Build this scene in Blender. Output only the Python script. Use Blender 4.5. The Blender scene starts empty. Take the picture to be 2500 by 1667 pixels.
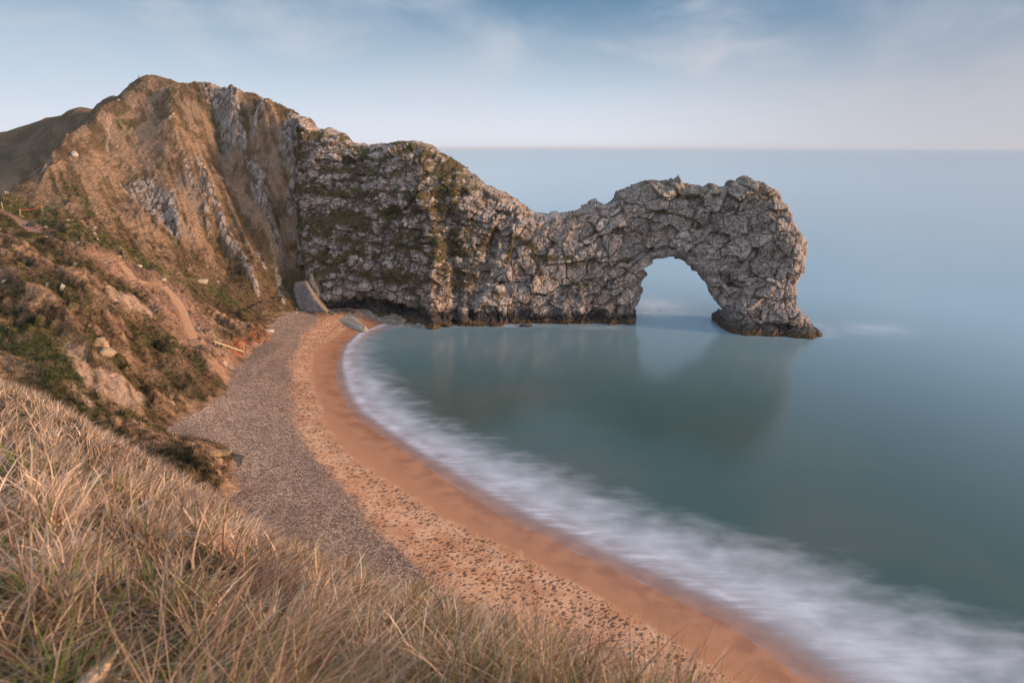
import bpy, math, random
import numpy as np
from math import radians, sin, cos

# ------------------------------------------------------------------ camera, sky, sun
C = bpy.context.scene
COL = C.collection
CAM_Z = 50.0
PITCH = math.atan((833.5 - 363) / 1667.0)
F = 1667.0
cam = bpy.data.cameras.new('camera'); camo = bpy.data.objects.new('camera', cam); COL.objects.link(camo)
cam.sensor_width = 36.0; cam.lens = 36.0 * F / 2500.0
cam.clip_start = 0.05; cam.clip_end = 200000.0
camo.location = (0, 0, CAM_Z); camo.rotation_euler = (math.pi / 2 - PITCH, 0, 0)
cam.dof.use_dof = True; cam.dof.focus_distance = 120.0; cam.dof.aperture_fstop = 2.6
C.camera = camo
C.render.engine = 'CYCLES'
C.view_settings.view_transform = 'Standard'; C.view_settings.look = 'None'
C.view_settings.exposure = 0.1; C.view_settings.gamma = 1.0
C.cycles.max_bounces = 6; C.cycles.diffuse_bounces = 3; C.cycles.glossy_bounces = 3
C.cycles.transparent_max_bounces = 8

SUN_V = np.array([0.94, -0.22, 0.25]); SUN_V /= np.linalg.norm(SUN_V)
SUN_EL = math.asin(SUN_V[2]); SUN_ROT = math.atan2(SUN_V[0], SUN_V[1])
sun = bpy.data.lights.new('sun', 'SUN'); sun.energy = 5.0; sun.angle = radians(8.0); sun.color = (1.0, 0.66, 0.41)
suno = bpy.data.objects.new('sun', sun); COL.objects.link(suno)
from mathutils import Vector
suno.rotation_euler = Vector(tuple(SUN_V)).to_track_quat('Z', 'Y').to_euler()


class NT:
    """tiny node helper"""
    def __init__(s, tree):
        s.t = tree; s.n = tree.nodes; s.l = tree.links
    def new(s, typ, **kw):
        n = s.n.new(typ)
        for k, v in kw.items():
            if k.startswith('i_'):
                n.inputs[k[2:].replace('_', ' ')].default_value = v
            else:
                setattr(n, k, v)
        return n
    def put(s, sock, v):
        if hasattr(v, 'is_output') or isinstance(v, bpy.types.NodeSocket):
            s.l.new(v, sock)
        else:
            try: sock.default_value = v
            except Exception: sock.default_value = (v, v, v)
    def math(s, op, a, b=0.0, c=None, clamp=False):
        n = s.new('ShaderNodeMath', operation=op, use_clamp=clamp)
        s.put(n.inputs[0], a); s.put(n.inputs[1], b)
        if c is not None: s.put(n.inputs[2], c)
        return n.outputs[0]
    def mix(s, f, a, b, mode='MIX'):
        n = s.new('ShaderNodeMix', data_type='RGBA', blend_type=mode)
        s.put(n.inputs[0], f); s.put(n.inputs[6], a); s.put(n.inputs[7], b)
        return n.outputs[2]
    def ramp(s, v, lo, hi, a=0.0, b=1.0):
        n = s.new('ShaderNodeMapRange', interpolation_type='SMOOTHSTEP')
        s.put(n.inputs[0], v)
        for i, x in zip((1, 2, 3, 4), (lo, hi, a, b)): n.inputs[i].default_value = x
        return n.outputs[0]
    def lin(s, v, lo, hi, a=0.0, b=1.0):
        n = s.new('ShaderNodeMapRange')
        s.put(n.inputs[0], v)
        for i, x in zip((1, 2, 3, 4), (lo, hi, a, b)): n.inputs[i].default_value = x
        return n.outputs[0]
    def mapping(s, vec, scale=(1, 1, 1), rot=(0, 0, 0), loc=(0, 0, 0)):
        n = s.new('ShaderNodeMapping')
        s.l.new(vec, n.inputs[0]); n.inputs[1].default_value = loc; n.inputs[2].default_value = rot; n.inputs[3].default_value = scale
        return n.outputs[0]
    def noise(s, vec, scale, detail=4.0, rough=0.5, dist=0.0):
        n = s.new('ShaderNodeTexNoise')
        s.l.new(vec, n.inputs['Vector']); n.inputs['Scale'].default_value = scale
        n.inputs['Detail'].default_value = detail; n.inputs['Roughness'].default_value = rough
        n.inputs['Distortion'].default_value = dist
        return n.outputs['Fac']
    def voro(s, vec, scale, feature='F1', rnd=1.0):
        n = s.new('ShaderNodeTexVoronoi', feature=feature)
        s.l.new(vec, n.inputs['Vector']); n.inputs['Scale'].default_value = scale; n.inputs['Randomness'].default_value = rnd
        return n.outputs
    def attr(s, name):
        return s.new('ShaderNodeAttribute', attribute_name=name)


# world: Nishita sky veiled by thin high cloud
world = bpy.data.worlds.new('World'); C.world = world; world.use_nodes = True
w = NT(world.node_tree); w.n.clear()
sky = w.new('ShaderNodeTexSky', sky_type='NISHITA', sun_disc=False)
sky.sun_elevation = SUN_EL; sky.sun_rotation = SUN_ROT; sky.altitude = 0.0
sky.air_density = 1.0; sky.dust_density = 0.6; sky.ozone_density = 1.6
tc = w.new('ShaderNodeTexCoord')
sep = w.new('ShaderNodeSeparateXYZ'); w.l.new(tc.outputs['Generated'], sep.inputs[0])
el = w.math('MAXIMUM', sep.outputs['Z'], 0.0)
# high cloud laid out by compass direction and height above the horizon
az = w.math('ARCTAN2', sep.outputs['X'], sep.outputs['Y'])
cmb = w.new('ShaderNodeCombineXYZ'); w.l.new(az, cmb.inputs[0]); w.l.new(el, cmb.inputs[1])
wrp = w.new('ShaderNodeTexNoise'); wrp.inputs['Scale'].default_value = 3.0; wrp.inputs['Detail'].default_value = 3.0
w.l.new(cmb.outputs[0], wrp.inputs['Vector'])
wv = w.new('ShaderNodeVectorMath', operation='SCALE'); wsub = w.new('ShaderNodeVectorMath', operation='SUBTRACT')
w.l.new(wrp.outputs['Color'], wsub.inputs[0]); wsub.inputs[1].default_value = (0.5, 0.5, 0.5)
w.l.new(wsub.outputs[0], wv.inputs[0]); wv.inputs['Scale'].default_value = 0.16
wad = w.new('ShaderNodeVectorMath', operation='ADD'); w.l.new(cmb.outputs[0], wad.inputs[0]); w.l.new(wv.outputs[0], wad.inputs[1])
m1 = w.mapping(wad.outputs[0], scale=(3.2, 11.0, 1), rot=(0, 0, radians(-13)), loc=(7.7, 2.1, 0))
m2 = w.mapping(wad.outputs[0], scale=(2.6, 4.6, 1), rot=(0, 0, radians(20)), loc=(8.2, 3.9, 0))
n1 = w.noise(m1, 1.3, 5, 0.5, 0.3)
n2 = w.noise(m2, 1.5, 4, 0.48, 0.5)
cir = w.math('MULTIPLY', w.ramp(n1, 0.46, 0.78), 0.9)
cir2 = w.math('MULTIPLY', w.ramp(n2, 0.50, 0.80), 0.75)
cl = w.math('ADD', cir, cir2, clamp=True)
el2 = w.math('MULTIPLY', el, w.ramp(sep.outputs['X'], -0.6, 0.15, 0.78, 1.0)); veil = w.ramp(el2, 0.045, 0.205, 0.96, 0.0)
hz = w.ramp(el, 0.0, 0.10, 1.0, 0.0)
cloudmask = w.math('MULTIPLY', cl, w.ramp(el, 0.03, 0.14, 0.1, 0.72))
tot = w.math('SUBTRACT', 1.0, w.math('MULTIPLY', w.math('SUBTRACT', 1.0, veil), w.math('SUBTRACT', 1.0, cloudmask)), clamp=True)
sidef = w.ramp(sep.outputs['X'], 0.0, 0.65)
veilc = w.mix(hz, (0.55, 0.65, 0.76, 1), (0.74, 0.775, 0.855, 1))
veilc = w.mix(w.math('MULTIPLY', sidef, 0.75), veilc, (0.44, 0.43, 0.475, 1))
veilc = w.mix(w.math('MULTIPLY', cloudmask, 0.8), veilc, (0.66, 0.62, 0.65, 1))
skys = w.mix(1.0, sky.outputs[0], (0.07, 0.07, 0.07, 1), 'MULTIPLY')
skyt = w.mix(0.7, skys, (0.125, 0.262, 0.44, 1))
fin = w.mix(tot, skyt, veilc)
# broad warm glow of the low sun behind the camera to the right
dn = w.new('ShaderNodeVectorMath', operation='DOT_PRODUCT'); w.l.new(tc.outputs['Generated'], dn.inputs[0]); dn.inputs[1].default_value = tuple(SUN_V)
gl = w.math('POWER', w.math('MAXIMUM', dn.outputs['Value'], 0.0), 5.0)
gl = w.math('MULTIPLY', gl, w.ramp(el, 0.75, 0.0))
gcol = w.mix(1.0, (2.6, 1.75, 1.25, 1), gl, 'MULTIPLY')
fin = w.mix(1.0, fin, gcol, 'ADD')
up = w.ramp(el, 0.195, 0.40)
fin = w.mix(w.math('MULTIPLY', up, 0.6), fin, (0.42, 0.54, 0.70, 1))
bk = w.math('MULTIPLY', w.ramp(sep.outputs['Y'], 0.1, -0.6), w.ramp(el, 0.0, 0.3, 0.6, 1.0))  # fill light added to the unseen sky behind the camera
fin = w.mix(1.0, fin, w.mix(1.0, (0.46, 0.47, 0.53, 1), bk, 'MULTIPLY'), 'ADD')
bg = w.new('ShaderNodeBackground'); w.l.new(fin, bg.inputs[0]); bg.inputs[1].default_value = 1.0
wo = w.new('ShaderNodeOutputWorld'); w.l.new(bg.outputs[0], wo.inputs[0])

# ------------------------------------------------------------------ numeric helpers
CP, SP = cos(PITCH), sin(PITCH)
rng = np.random.default_rng(7)
PERM = rng.permutation(1024).astype(np.int32); PERM = np.concatenate([PERM, PERM, PERM])
GR = rng.normal(size=(1024, 3)); GR /= np.linalg.norm(GR, axis=1)[:, None]; GR = GR.astype(np.float32)
RND = rng.random((1024, 4)).astype(np.float32)

def hsh(i, j, k):
    return PERM[(PERM[(PERM[i & 1023] + j) & 1023] + k) & 1023]

def gnoise(p):
    p = p.astype(np.float32); i = np.floor(p).astype(np.int32); f = p - i
    u = f * f * f * (f * (f * 6 - 15) + 10); out = 0
    for a in (0, 1):
        for b in (0, 1):
            for c in (0, 1):
                g = GR[hsh(i[:, 0] + a, i[:, 1] + b, i[:, 2] + c)]
                d = g[:, 0] * (f[:, 0] - a) + g[:, 1] * (f[:, 1] - b) + g[:, 2] * (f[:, 2] - c)
                wx = u[:, 0] if a else 1 - u[:, 0]; wy = u[:, 1] if b else 1 - u[:, 1]; wz = u[:, 2] if c else 1 - u[:, 2]
                out = out + d * wx * wy * wz
    return out * 1.5

def fbm(p, scale, octv=4, gain=0.5, ridged=False, off=0.0):
    """p (n,3) metres; scale = metres of the first octave (scalar or 3)"""
    q = p / np.asarray(scale, dtype=np.float64) + off; a = 1.0; s = 0; tot = 0
    for o in range(octv):
        v = gnoise(q + o * 17.3)
        if ridged: v = 1 - 2 * np.abs(v)
        s = s + a * v; tot += a; a *= gain; q = q * 2.03
    return s / tot

def worley(p, scale, jit=0.9, off=0.0):
    """returns F1, F2-F1 (cell units), random value of the nearest cell, and offset vector to its centre"""
    q = (p / np.asarray(scale, dtype=np.float64) + off).astype(np.float32)
    i = np.floor(q).astype(np.int32); n = len(q)
    f1 = np.full(n, 9., np.float32); f2 = np.full(n, 9., np.float32); rid = np.zeros(n, np.int32)
    dv = np.zeros((n, 3), np.float32)
    for a in (-1, 0, 1):
        for b in (-1, 0, 1):
            for c in (-1, 0, 1):
                h = hsh(i[:, 0] + a, i[:, 1] + b, i[:, 2] + c)
                r = RND[h]
                dd = i + np.array([a, b, c]) + 0.5 + (r[:, :3] - 0.5) * jit - q
                d = np.sqrt((dd * dd).sum(1))
                m = d < f1
                f2 = np.where(m, f1, np.minimum(f2, d))
                rid = np.where(m, h, rid); dv[m] = dd[m]
                f1 = np.where(m, d, f1)
    return f1, f2 - f1, RND[rid, 3], dv, rid

def sm(x, a, b):
    t = np.clip((x - a) / (b - a), 0, 1); return t * t * (3 - 2 * t)

def ray(px, py):
    u = (px - 1250) / F; v = (833.5 - py) / F
    return u, CP + v * SP, -SP + v * CP
def at_y(px, py, Y):
    a, b, c = ray(px, py); return (a / b * Y, Y, CAM_Z + c / b * Y)
def at_z(px, py, z):
    a, b, c = ray(px, py); t = (z - CAM_Z) / c; return (a * t, b * t, z)
def on_surf(px, py, fy, n=40):
    """point on a wall surface Y = fy(X, z)"""
    a, b, c = ray(px, py); Y = 200.0
    for _ in range(n): Y = 0.5 * Y + 0.5 * float(fy(a / b * Y, CAM_Z + c / b * Y))
    return (a / b * Y, Y, CAM_Z + c / b * Y)

def seg_dist(P, L, closed=False):
    """distance of P (n,2) to polyline L, and arclength parameter"""
    L = np.asarray(L, float)
    if closed: L = np.vstack([L, L[:1]])
    best = np.full(len(P), 1e9); arc = np.zeros(len(P)); side = np.zeros(len(P)); acc = 0
    for a, b in zip(L[:-1], L[1:]):
        d = b - a; ln = np.hypot(*d)
        if ln < 1e-9: continue
        t = np.clip(((P - a) @ d) / ln ** 2, 0, 1)
        q = P - (a + t[:, None] * d); ds = np.hypot(q[:, 0], q[:, 1]); m = ds < best
        best[m] = ds[m]; arc[m] = acc + t[m] * ln
        cr = d[0] * (P[:, 1] - a[1]) - d[1] * (P[:, 0] - a[0]); side[m] = np.sign(cr[m])
        acc += ln
    return best, arc, side

def inside(P, L):
    L = np.asarray(L, float); c = np.zeros(len(P), bool); j = len(L) - 1
    for i in range(len(L)):
        xi, yi = L[i]; xj, yj = L[j]
        if yi != yj:
            m = ((yi > P[:, 1]) != (yj > P[:, 1])) & (P[:, 0] < (xj - xi) * (P[:, 1] - yi) / (yj - yi) + xi)
            c ^= m
        j = i
    return c
def soft_poly(P, L, wd):
    d, _, _ = seg_dist(P, L, True); s = np.where(inside(P, L), d, -d); return sm(s, -wd, wd)

def mesh_obj(name, V, Q, mat=None, attrs=None, smooth=True, parent=None):
    """V (n,3), Q (m,4 or 3)"""
    me = bpy.data.meshes.new(name)
    V = np.ascontiguousarray(V, np.float32); Q = np.ascontiguousarray(Q, np.int32); k = Q.shape[1]
    me.vertices.add(len(V)); me.vertices.foreach_set('co', V.ravel())
    me.loops.add(Q.size); me.loops.foreach_set('vertex_index', Q.ravel())
    me.polygons.add(len(Q)); me.polygons.foreach_set('loop_start', np.arange(0, Q.size, k, dtype=np.int32))
    me.polygons.foreach_set('use_smooth', np.full(len(Q), smooth))
    me.update(calc_edges=True)
    for nm, arr in (attrs or {}).items():
        arr = np.asarray(arr, np.float32)
        if arr.ndim == 1:
            me.attributes.new(nm, 'FLOAT', 'POINT').data.foreach_set('value', arr)
        else:
            if arr.shape[1] == 3: arr = np.hstack([arr, np.ones((len(arr), 1), np.float32)])
            me.attributes.new(nm, 'FLOAT_COLOR', 'POINT').data.foreach_set('color', np.ascontiguousarray(arr).ravel())
    o = bpy.data.objects.new(name, me); COL.objects.link(o)
    if mat: me.materials.append(mat)
    if parent: o.parent = parent
    return o

def tag(o, label=None, cat=None, group=None, kind=None):
    if label: o['label'] = label
    if cat: o['category'] = cat
    if group: o['group'] = group
    if kind: o['kind'] = kind
    return o

def grid_quads(nx, ny, keep=None):
    """index grid (ny rows, nx cols)"""
    idx = np.arange(nx * ny).reshape(ny, nx)
    q = np.stack([idx[:-1, :-1], idx[:-1, 1:], idx[1:, 1:], idx[1:, :-1]], -1).reshape(-1, 4)
    if keep is not None: q = q[keep.reshape(-1)]
    return q
def compact(V, Q, attrs):
    used = np.zeros(len(V), bool); used[Q.ravel()] = True
    mp = np.cumsum(used) - 1
    return V[used], mp[Q], {k: a[used] for k, a in attrs.items()}
def normals_grid(P):
    """P (ny,nx,3) -> unit normals"""
    du = np.gradient(P, axis=1); dv = np.gradient(P, axis=0)
    n = np.cross(du, dv); n /= np.linalg.norm(n, axis=2)[..., None] + 1e-9
    return n
def lerpc(a, b, t):
    return a + (b - a) * t[:, None]
def col(*c): return np.array(c, np.float64)

# ------------------------------------------------------------------ materials
def principled(name, rough=0.9, spec=0.2):
    m = bpy.data.materials.new(name); m.use_nodes = True
    t = NT(m.node_tree); b = t.n['Principled BSDF']
    b.inputs['Roughness'].default_value = rough; b.inputs['Specular IOR Level'].default_value = spec
    return m, t, b

def mat_land(name, vscale=1.0, bump=0.5, rough=0.95, con=1.0):
    """albedo from the 'Col' attribute, broken up by fine procedural grain"""
    m, t, b = principled(name, rough, 0.15)
    tc = t.new('ShaderNodeTexCoord'); P = tc.outputs['Object']
    c = t.attr('Col').outputs['Color']; rk = t.attr('rock').outputs['Fac']
    n1 = t.noise(P, 1.6 * vscale, 6, 0.65); n2 = t.noise(P, 6.0 * vscale, 4, 0.6)
    k = t.math('ADD', t.lin(n1, 0.3, 0.7, 1 - 0.45 * con, 1 + 0.45 * con), t.lin(n2, 0.3, 0.7, -0.42 * con, 0.42 * con))
    kc = t.new('ShaderNodeCombineXYZ')
    for i in range(3): t.l.new(k, kc.inputs[i])
    base = t.mix(1.0, c, kc.outputs[0], 'MULTIPLY')
    # hairline joints in the bare rock
    jn = t.mapping(P, scale=(1, 1, 1.25))
    ve = t.voro(jn, 0.85 * vscale, 'DISTANCE_TO_EDGE')['Distance']
    crack = t.math('MULTIPLY', t.ramp(ve, 0.0, 0.05, 1, 0), rk)
    base = t.mix(t.math('MULTIPLY', crack, 0.55), base, (0.05, 0.042, 0.03, 1))
    t.l.new(base, b.inputs['Base Color'])
    h = t.math('ADD', t.math('MULTIPLY', n1, 0.6), t.math('MULTIPLY', n2, 0.28))
    h = t.math('SUBTRACT', h, t.math('MULTIPLY', crack, 0.35))
    bp = t.new('ShaderNodeBump'); bp.inputs['Strength'].default_value = bump; bp.inputs['Distance'].default_value = 0.6
    t.l.new(h, bp.inputs['Height']); t.l.new(bp.outputs[0], b.inputs['Normal'])
    return m

def mat_plain(name, c, rough=0.85, nscale=3.0, var=0.25, bump=0.2, stretch=(1, 1, 1)):
    m, t, b = principled(name, rough, 0.25)
    tc = t.new('ShaderNodeTexCoord'); P = t.mapping(tc.outputs['Object'], scale=stretch)
    n = t.noise(P, nscale, 6, 0.6)
    k = t.lin(n, 0.3, 0.7, 1 - var, 1 + var); kc = t.new('ShaderNodeCombineXYZ')
    for i in range(3): t.l.new(k, kc.inputs[i])
    t.l.new(t.mix(1.0, (*c, 1), kc.outputs[0], 'MULTIPLY'), b.inputs['Base Color'])
    bp = t.new('ShaderNodeBump'); bp.inputs['Strength'].default_value = bump; bp.inputs['Distance'].default_value = 0.05
    t.l.new(n, bp.inputs['Height']); t.l.new(bp.outputs[0], b.inputs['Normal'])
    return m

# ------------------------------------------------------------------ shoreline
SHORE_PX = [(925, 792), (870, 815), (838, 842), (826, 868), (821, 903), (824, 935), (833, 965), (861, 1010), (907, 1045), (968, 1087), (1029, 1130),
            (1102, 1177), (1197, 1240), (1274, 1280), (1340, 1308), (1408, 1347), (1530, 1402), (1640, 1456), (1760, 1512), (1880, 1592), (1982, 1668)]
SHORE = [at_z(x, y, 0)[:2] for x, y in SHORE_PX]
e = np.array(SHORE[-1]) - np.array(SHORE[-3]); e /= np.hypot(*e)
SHORE += [tuple(np.array(SHORE[-1]) + e * 30), tuple(np.array(SHORE[-1]) + e * 30 + np.array([25, -25]))]
s0 = np.array(SHORE[0]); SHORE = [(-12.0, 214.0), (-26.0, 209.0), (-33, 202.)] + SHORE
FOAM_PX = [(960, 792), (900, 812), (893, 840), (892, 875), (922, 911), (955, 948), (987, 980), (1044, 1025), (1159, 1079), (1274, 1129), (1389, 1175), (1500, 1228),
           (1640, 1275), (1790, 1322), (1998, 1384), (2110, 1432), (2232, 1483), (2360, 1520), (2500, 1560)]
FOAM = [at_z(x, y, 0)[:2] for x, y in FOAM_PX]
e2 = np.array(FOAM[-1]) - np.array(FOAM[-3]); e2 /= np.hypot(*e2)
FOAM = FOAM + [tuple(np.array(FOAM[-1]) + e2 * 60)]

def beach_z(d):
    """height of the beach, d metres landward of the waterline"""
    d = np.asarray(d, float)
    z = np.where(d < 0, 0.10 * d, 0.095 * d + 0.5 * sm(d, 10, 17) + 0.6 * sm(d, 20, 30))
    return np.clip(z, -1.5, 5.2) - 0.02
def shore_d(P):
    d, arc, side = seg_dist(P, SHORE)
    return np.where(side < 0, d, -d), arc   # positive on land (right-hand side when walking the list)
def on_beach(px, py):
    z = 1.0
    for _ in range(12):
        p = at_z(px, py, z); d, _ = shore_d(np.array([p[:2]])); z = 0.5 * z + 0.5 * float(beach_z(d)[0])
    return at_z(px, py, z)[:2]
SANDB = [on_beach(*p) for p in [(905, 770), (850, 795), (805, 830), (775, 850), (761, 861), (757, 903), (765, 950), (796, 1041), (861, 1117), (949, 1178), (1056, 1247), (1190, 1316),
                                (1310, 1380), (1430, 1440), (1560, 1520), (1700, 1600), (1800, 1667)]]
SHING = [on_beach(*p) for p in [(850, 760), (792, 773), (742, 819), (712, 884), (712, 960), (723, 1033), (765, 1106), (853, 1205), (914, 1285), (968, 1334), (1050, 1410), (1150, 1500), (1300, 1620)]]

# ------------------------------------------------------------------ hillside control points
ctrl = []
def cy(px, py, Y): ctrl.append(at_y(px, py, Y))
def cz(px, py, z): ctrl.append(at_z(px, py, z))
TOPLINE = [(719, 765), (690, 775), (663, 794), (672, 812), (660, 835), (629, 848), (607, 877), (574, 900), (562, 935), (558, 965), (520, 990), (459, 1022), (413, 1045), (450, 1068), (497, 1080),
           (560, 1098), (612, 1114), (596, 1135), (585, 1150), (600, 1194), (562, 1217), (600, 1240)]
TOPW = []
for p in TOPLINE:
    zt = 3.0
    for _ in range(10):
        a_ = at_z(p[0], p[1], zt); zt = 0.5 * zt + 0.5 * float(beach_z(shore_d(np.array([a_[:2]]))[0])[0])
    TOPW.append(at_z(p[0], p[1], zt)); ctrl.append(TOPW[-1])
TOPW = [(-20, 228), (-50, 214)] + [t_[:2] for t_ in TOPW] + [(-28, 62), (-10, 46), (12, 30), (40, 10)]
# left slope between the near grass and the path
for (x, y, Y) in [(0, 915, 104), (0, 800, 118), (0, 700, 134), (0, 600, 157), (0, 545, 178), (0, 510, 192),
                  (200, 1000, 97), (200, 900, 109), (200, 800, 122), (200, 700, 138), (200, 620, 160), (200, 560, 178),
                  (330, 1060, 99), (420, 1110, 92), (500, 1130, 91), (540, 1170, 84),
                  (300, 960, 109), (350, 900, 123), (350, 800, 139), (350, 720, 155), (320, 660, 169), (300, 600, 188),
                  (450, 940, 124), (450, 880, 134), (450, 830, 146), (450, 760, 163), (430, 700, 178), (400, 640, 192), (420, 610, 202),
                  (520, 900, 134), (530, 870, 143), (560, 800, 170), (560, 760, 184), (560, 725, 196), (620, 800, 172), (600, 760, 187),
                  (100, 570, 176), (100, 640, 150), (100, 760, 125), (100, 860, 112), (100, 520, 194),
                  (150, 460, 208), (230, 500, 203), (60, 480, 201),
                  # hill face
                  (560, 650, 210), (560, 550, 220), (560, 450, 230), (560, 350, 240), (557, 218, 251),
                  (640, 760, 197), (650, 730, 202), (650, 650, 211), (650, 550, 219), (650, 450, 227), (650, 350, 233), (652, 244, 239),
                  (700, 740, 204), (715, 700, 212), (718, 600, 220), (720, 500, 226), (720, 400, 230), (726, 273, 235),
                  (480, 660, 201), (480, 560, 212), (480, 460, 224), (480, 360, 236), (480, 280, 245), (480, 203, 254),
                  (605, 226, 246), (690, 258, 237), (520, 204, 252), (600, 330, 240), (690, 400, 230),
                  (370, 500, 217), (370, 420, 226), (370, 330, 238), (390, 300, 243), (370, 240, 252), (365, 187, 258), (430, 202, 256),
                  (300, 440, 222), (300, 360, 233), (300, 300, 242), (300, 230, 254), (320, 205, 257),
                  (210, 440, 216), (200, 380, 225), (210, 308, 240), (245, 282, 244), (140, 362, 229), (109, 408, 221), (84, 429, 215), (53, 457, 207), (0, 489, 200),
                  (170, 420, 218)]:
    cy(x, y, Y)
# behind the near ridge: a dip, then the far shoulder
for (x, y, Y, dz) in [(0, 489, 216, -5), (53, 457, 224, -6), (84, 429, 230, -7), (109, 408, 237, -7), (140, 362, 244, -7), (210, 308, 254, -6)]:
    p = at_y(x, y, Y); ctrl.append((p[0], p[1], p[2] + dz))
for (x, y, Y) in [(0, 330, 320), (60, 314, 312), (105, 297, 305), (137, 293, 300), (196, 267, 290), (260, 240, 276), (302, 228, 266), (0, 440, 255), (80, 400, 262), (60, 350, 290), (200, 300, 275)]:
    cy(x, y, Y)
for (x, y, Y, dz) in [(0, 332, 350, -14), (105, 301, 335, -14), (196, 267, 320, -14), (302, 228, 295, -14), (365, 187, 278, -10), (480, 203, 276, -12), (557, 218, 272, -12),
                      (652, 244, 262, -14), (726, 273, 258, -16), (365, 187, 310, -30), (557, 218, 310, -40), (726, 273, 300, -48)]:
    p = at_y(x, y, Y); ctrl.append((p[0], p[1], p[2] + dz))
# beyond the frame on the left, and the foot of the near cliff
for (x, y, z) in [(-180, 120, 30), (-150, 95, 27), (-210, 170, 40), (-260, 230, 42), (-290, 320, 56), (-280, 120, 45), (-120, 70, 24), (-90, 60, 14), (-60, 78, 8), (-50, 66, 4), (-30, 50, 3), (-200, 60, 40),
                  (-20, 214, -2), (-40, 240, 10), (-60, 235, 30), (-30, 300, -10), (-120, 420, 0), (-300, 420, 20), (0, 30, 3), (-60, 215, 12), (-45, 217, 8)]:
    ctrl.append((x, y, z))
ctrl = np.array(ctrl)
for (x_, y_, Yc_, dd__) in [(105, 297, 305, 1.0), (60, 314, 312, -0.6), (0, 330, 320, -2.8), (137, 293, 300, 1.6), (196, 267, 290, 1.0), (557, 218, 251, -2.3), (605, 226, 246, -2.9), (652, 244, 239, -2.8), (690, 258, 237, -4.2), (726, 273, 235, -3.4), (480, 203, 254, -1.2), (430, 202, 256, -.8), (520, 204, 252, -1.8), (300, 230, 254, -1.0), (245, 282, 244, 0.6)]:
    p_ = at_y(x_, y_, Yc_); k_ = np.argmin(np.hypot(ctrl[:, 0] - p_[0], ctrl[:, 1] - p_[1])); ctrl[k_, 2] += dd__
def tps_fit(P, z, lam=0.6):
    n = len(P); d = np.hypot(P[:, None, 0] - P[None, :, 0], P[:, None, 1] - P[None, :, 1])
    K = d + lam * 0 * np.eye(n); K = -K + lam * np.eye(n) * -1
    A = np.zeros((n + 3, n + 3)); A[:n, :n] = K; A[:n, n] = 1; A[:n, n + 1:] = P[:, :2]; A[n, :n] = 1; A[n + 1:, :n] = P[:, :2].T
    b = np.zeros(n + 3); b[:n] = z
    return np.linalg.solve(A, b)
def smooth_kernel(d):  # r softened near zero so control points leave no cusp
    return np.sqrt(d * d + 16.0)
def fit(P, z, lam=0.4):
    n = len(P); d = np.hypot(P[:, None, 0] - P[None, :, 0], P[:, None, 1] - P[None, :, 1])
    A = np.zeros((n + 3, n + 3)); A[:n, :n] = -smooth_kernel(d) + lam * np.eye(n); A[:n, n] = 1; A[:n, n + 1:] = P[:, :2]; A[n, :n] = 1; A[n + 1:, :n] = P[:, :2].T
    b = np.zeros(n + 3); b[:n] = z
    return np.linalg.solve(A, b)
WL = fit(ctrl, ctrl[:, 2])
def land_base(X, Y):
    out = np.empty(len(X)); n = len(ctrl)
    for s in range(0, len(X), 40000):
        x = X[s:s + 40000]; y = Y[s:s + 40000]
        d = np.hypot(x[:, None] - ctrl[None, :, 0], y[:, None] - ctrl[None, :, 1])
        z = -smooth_kernel(d) @ WL[:n] + WL[n] + WL[n + 1] * x + WL[n + 2] * y
        P = np.stack([x, y], 1); dt, _, st_ = seg_dist(P, TOPW); t_ = dt * st_; zb_ = beach_z(shore_d(P)[0])
        w_ = sm(t_, -5, 0); z = np.where((t_ < 0) & (t_ > -8) & (y < 206), np.maximum(z, zb_ - 0.1 - 0.3 * t_), z); w_ = w_ * (y < 216)
        out[s:s + 40000] = z * (1 - w_) + (zb_ - 0.05) * w_ - 1.2 * sm(t_, 0.0, 3.0) - 2.0 * sm(t_, 3, 12)
    return out
def on_land(pts, z0=90):
    """pixel list -> points on the base hillside (first hit along the sight line)"""
    out = []
    for px, py in pts:
        a, b, c = ray(px, py); Y = np.arange(z0, 330, 0.5)
        h = land_base(a / b * Y, Y); zr = CAM_Z + c / b * Y
        k = np.argmax(h > zr) if (h > zr).any() else np.argmin(np.abs(h - zr))
        out.append((a / b * Y[k], Y[k], h[k]))
    return np.array(out)

# -- features traced on the hillside
FINS = [  # (pixels, half width m, height m)
    ([(561, 217), (570, 266), (572, 325), (584, 374), (590, 388)], 1.5, 3.2),
    ([(652, 250), (645, 269), (628, 304), (621, 329)], 1.1, 1.6),
    ([(730, 283), (730, 346), (724, 413), (712, 483), (705, 515)], 1.4, 3.2),
    ([(487, 427), (505, 473), (516, 504), (537, 553), (547, 599), (568, 641)], 0.9, 2.0),
    ([(496, 476), (505, 529), (509, 574)], 0.6, 1.2),
    ([(607, 417), (638, 459), (645, 501), (652, 553), (672, 592)], 1.0, 2.2),
    ([(589, 658), (610, 697), (625, 725)], 0.8, 1.3),
    ([(628, 634), (636, 655), (645, 676)], 0.6, 1.0),
    ([(417, 500), (422, 532), (438, 571), (437, 594)], 0.8, 1.6),
    ([(556, 590), (580, 640), (604, 668)], 0.5, 0.8),
    ([(676, 680), (682, 720), (690, 742)], 0.7, 1.0),
    ([(455, 430), (470, 470)], 0.6, 0.8)]
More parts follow.
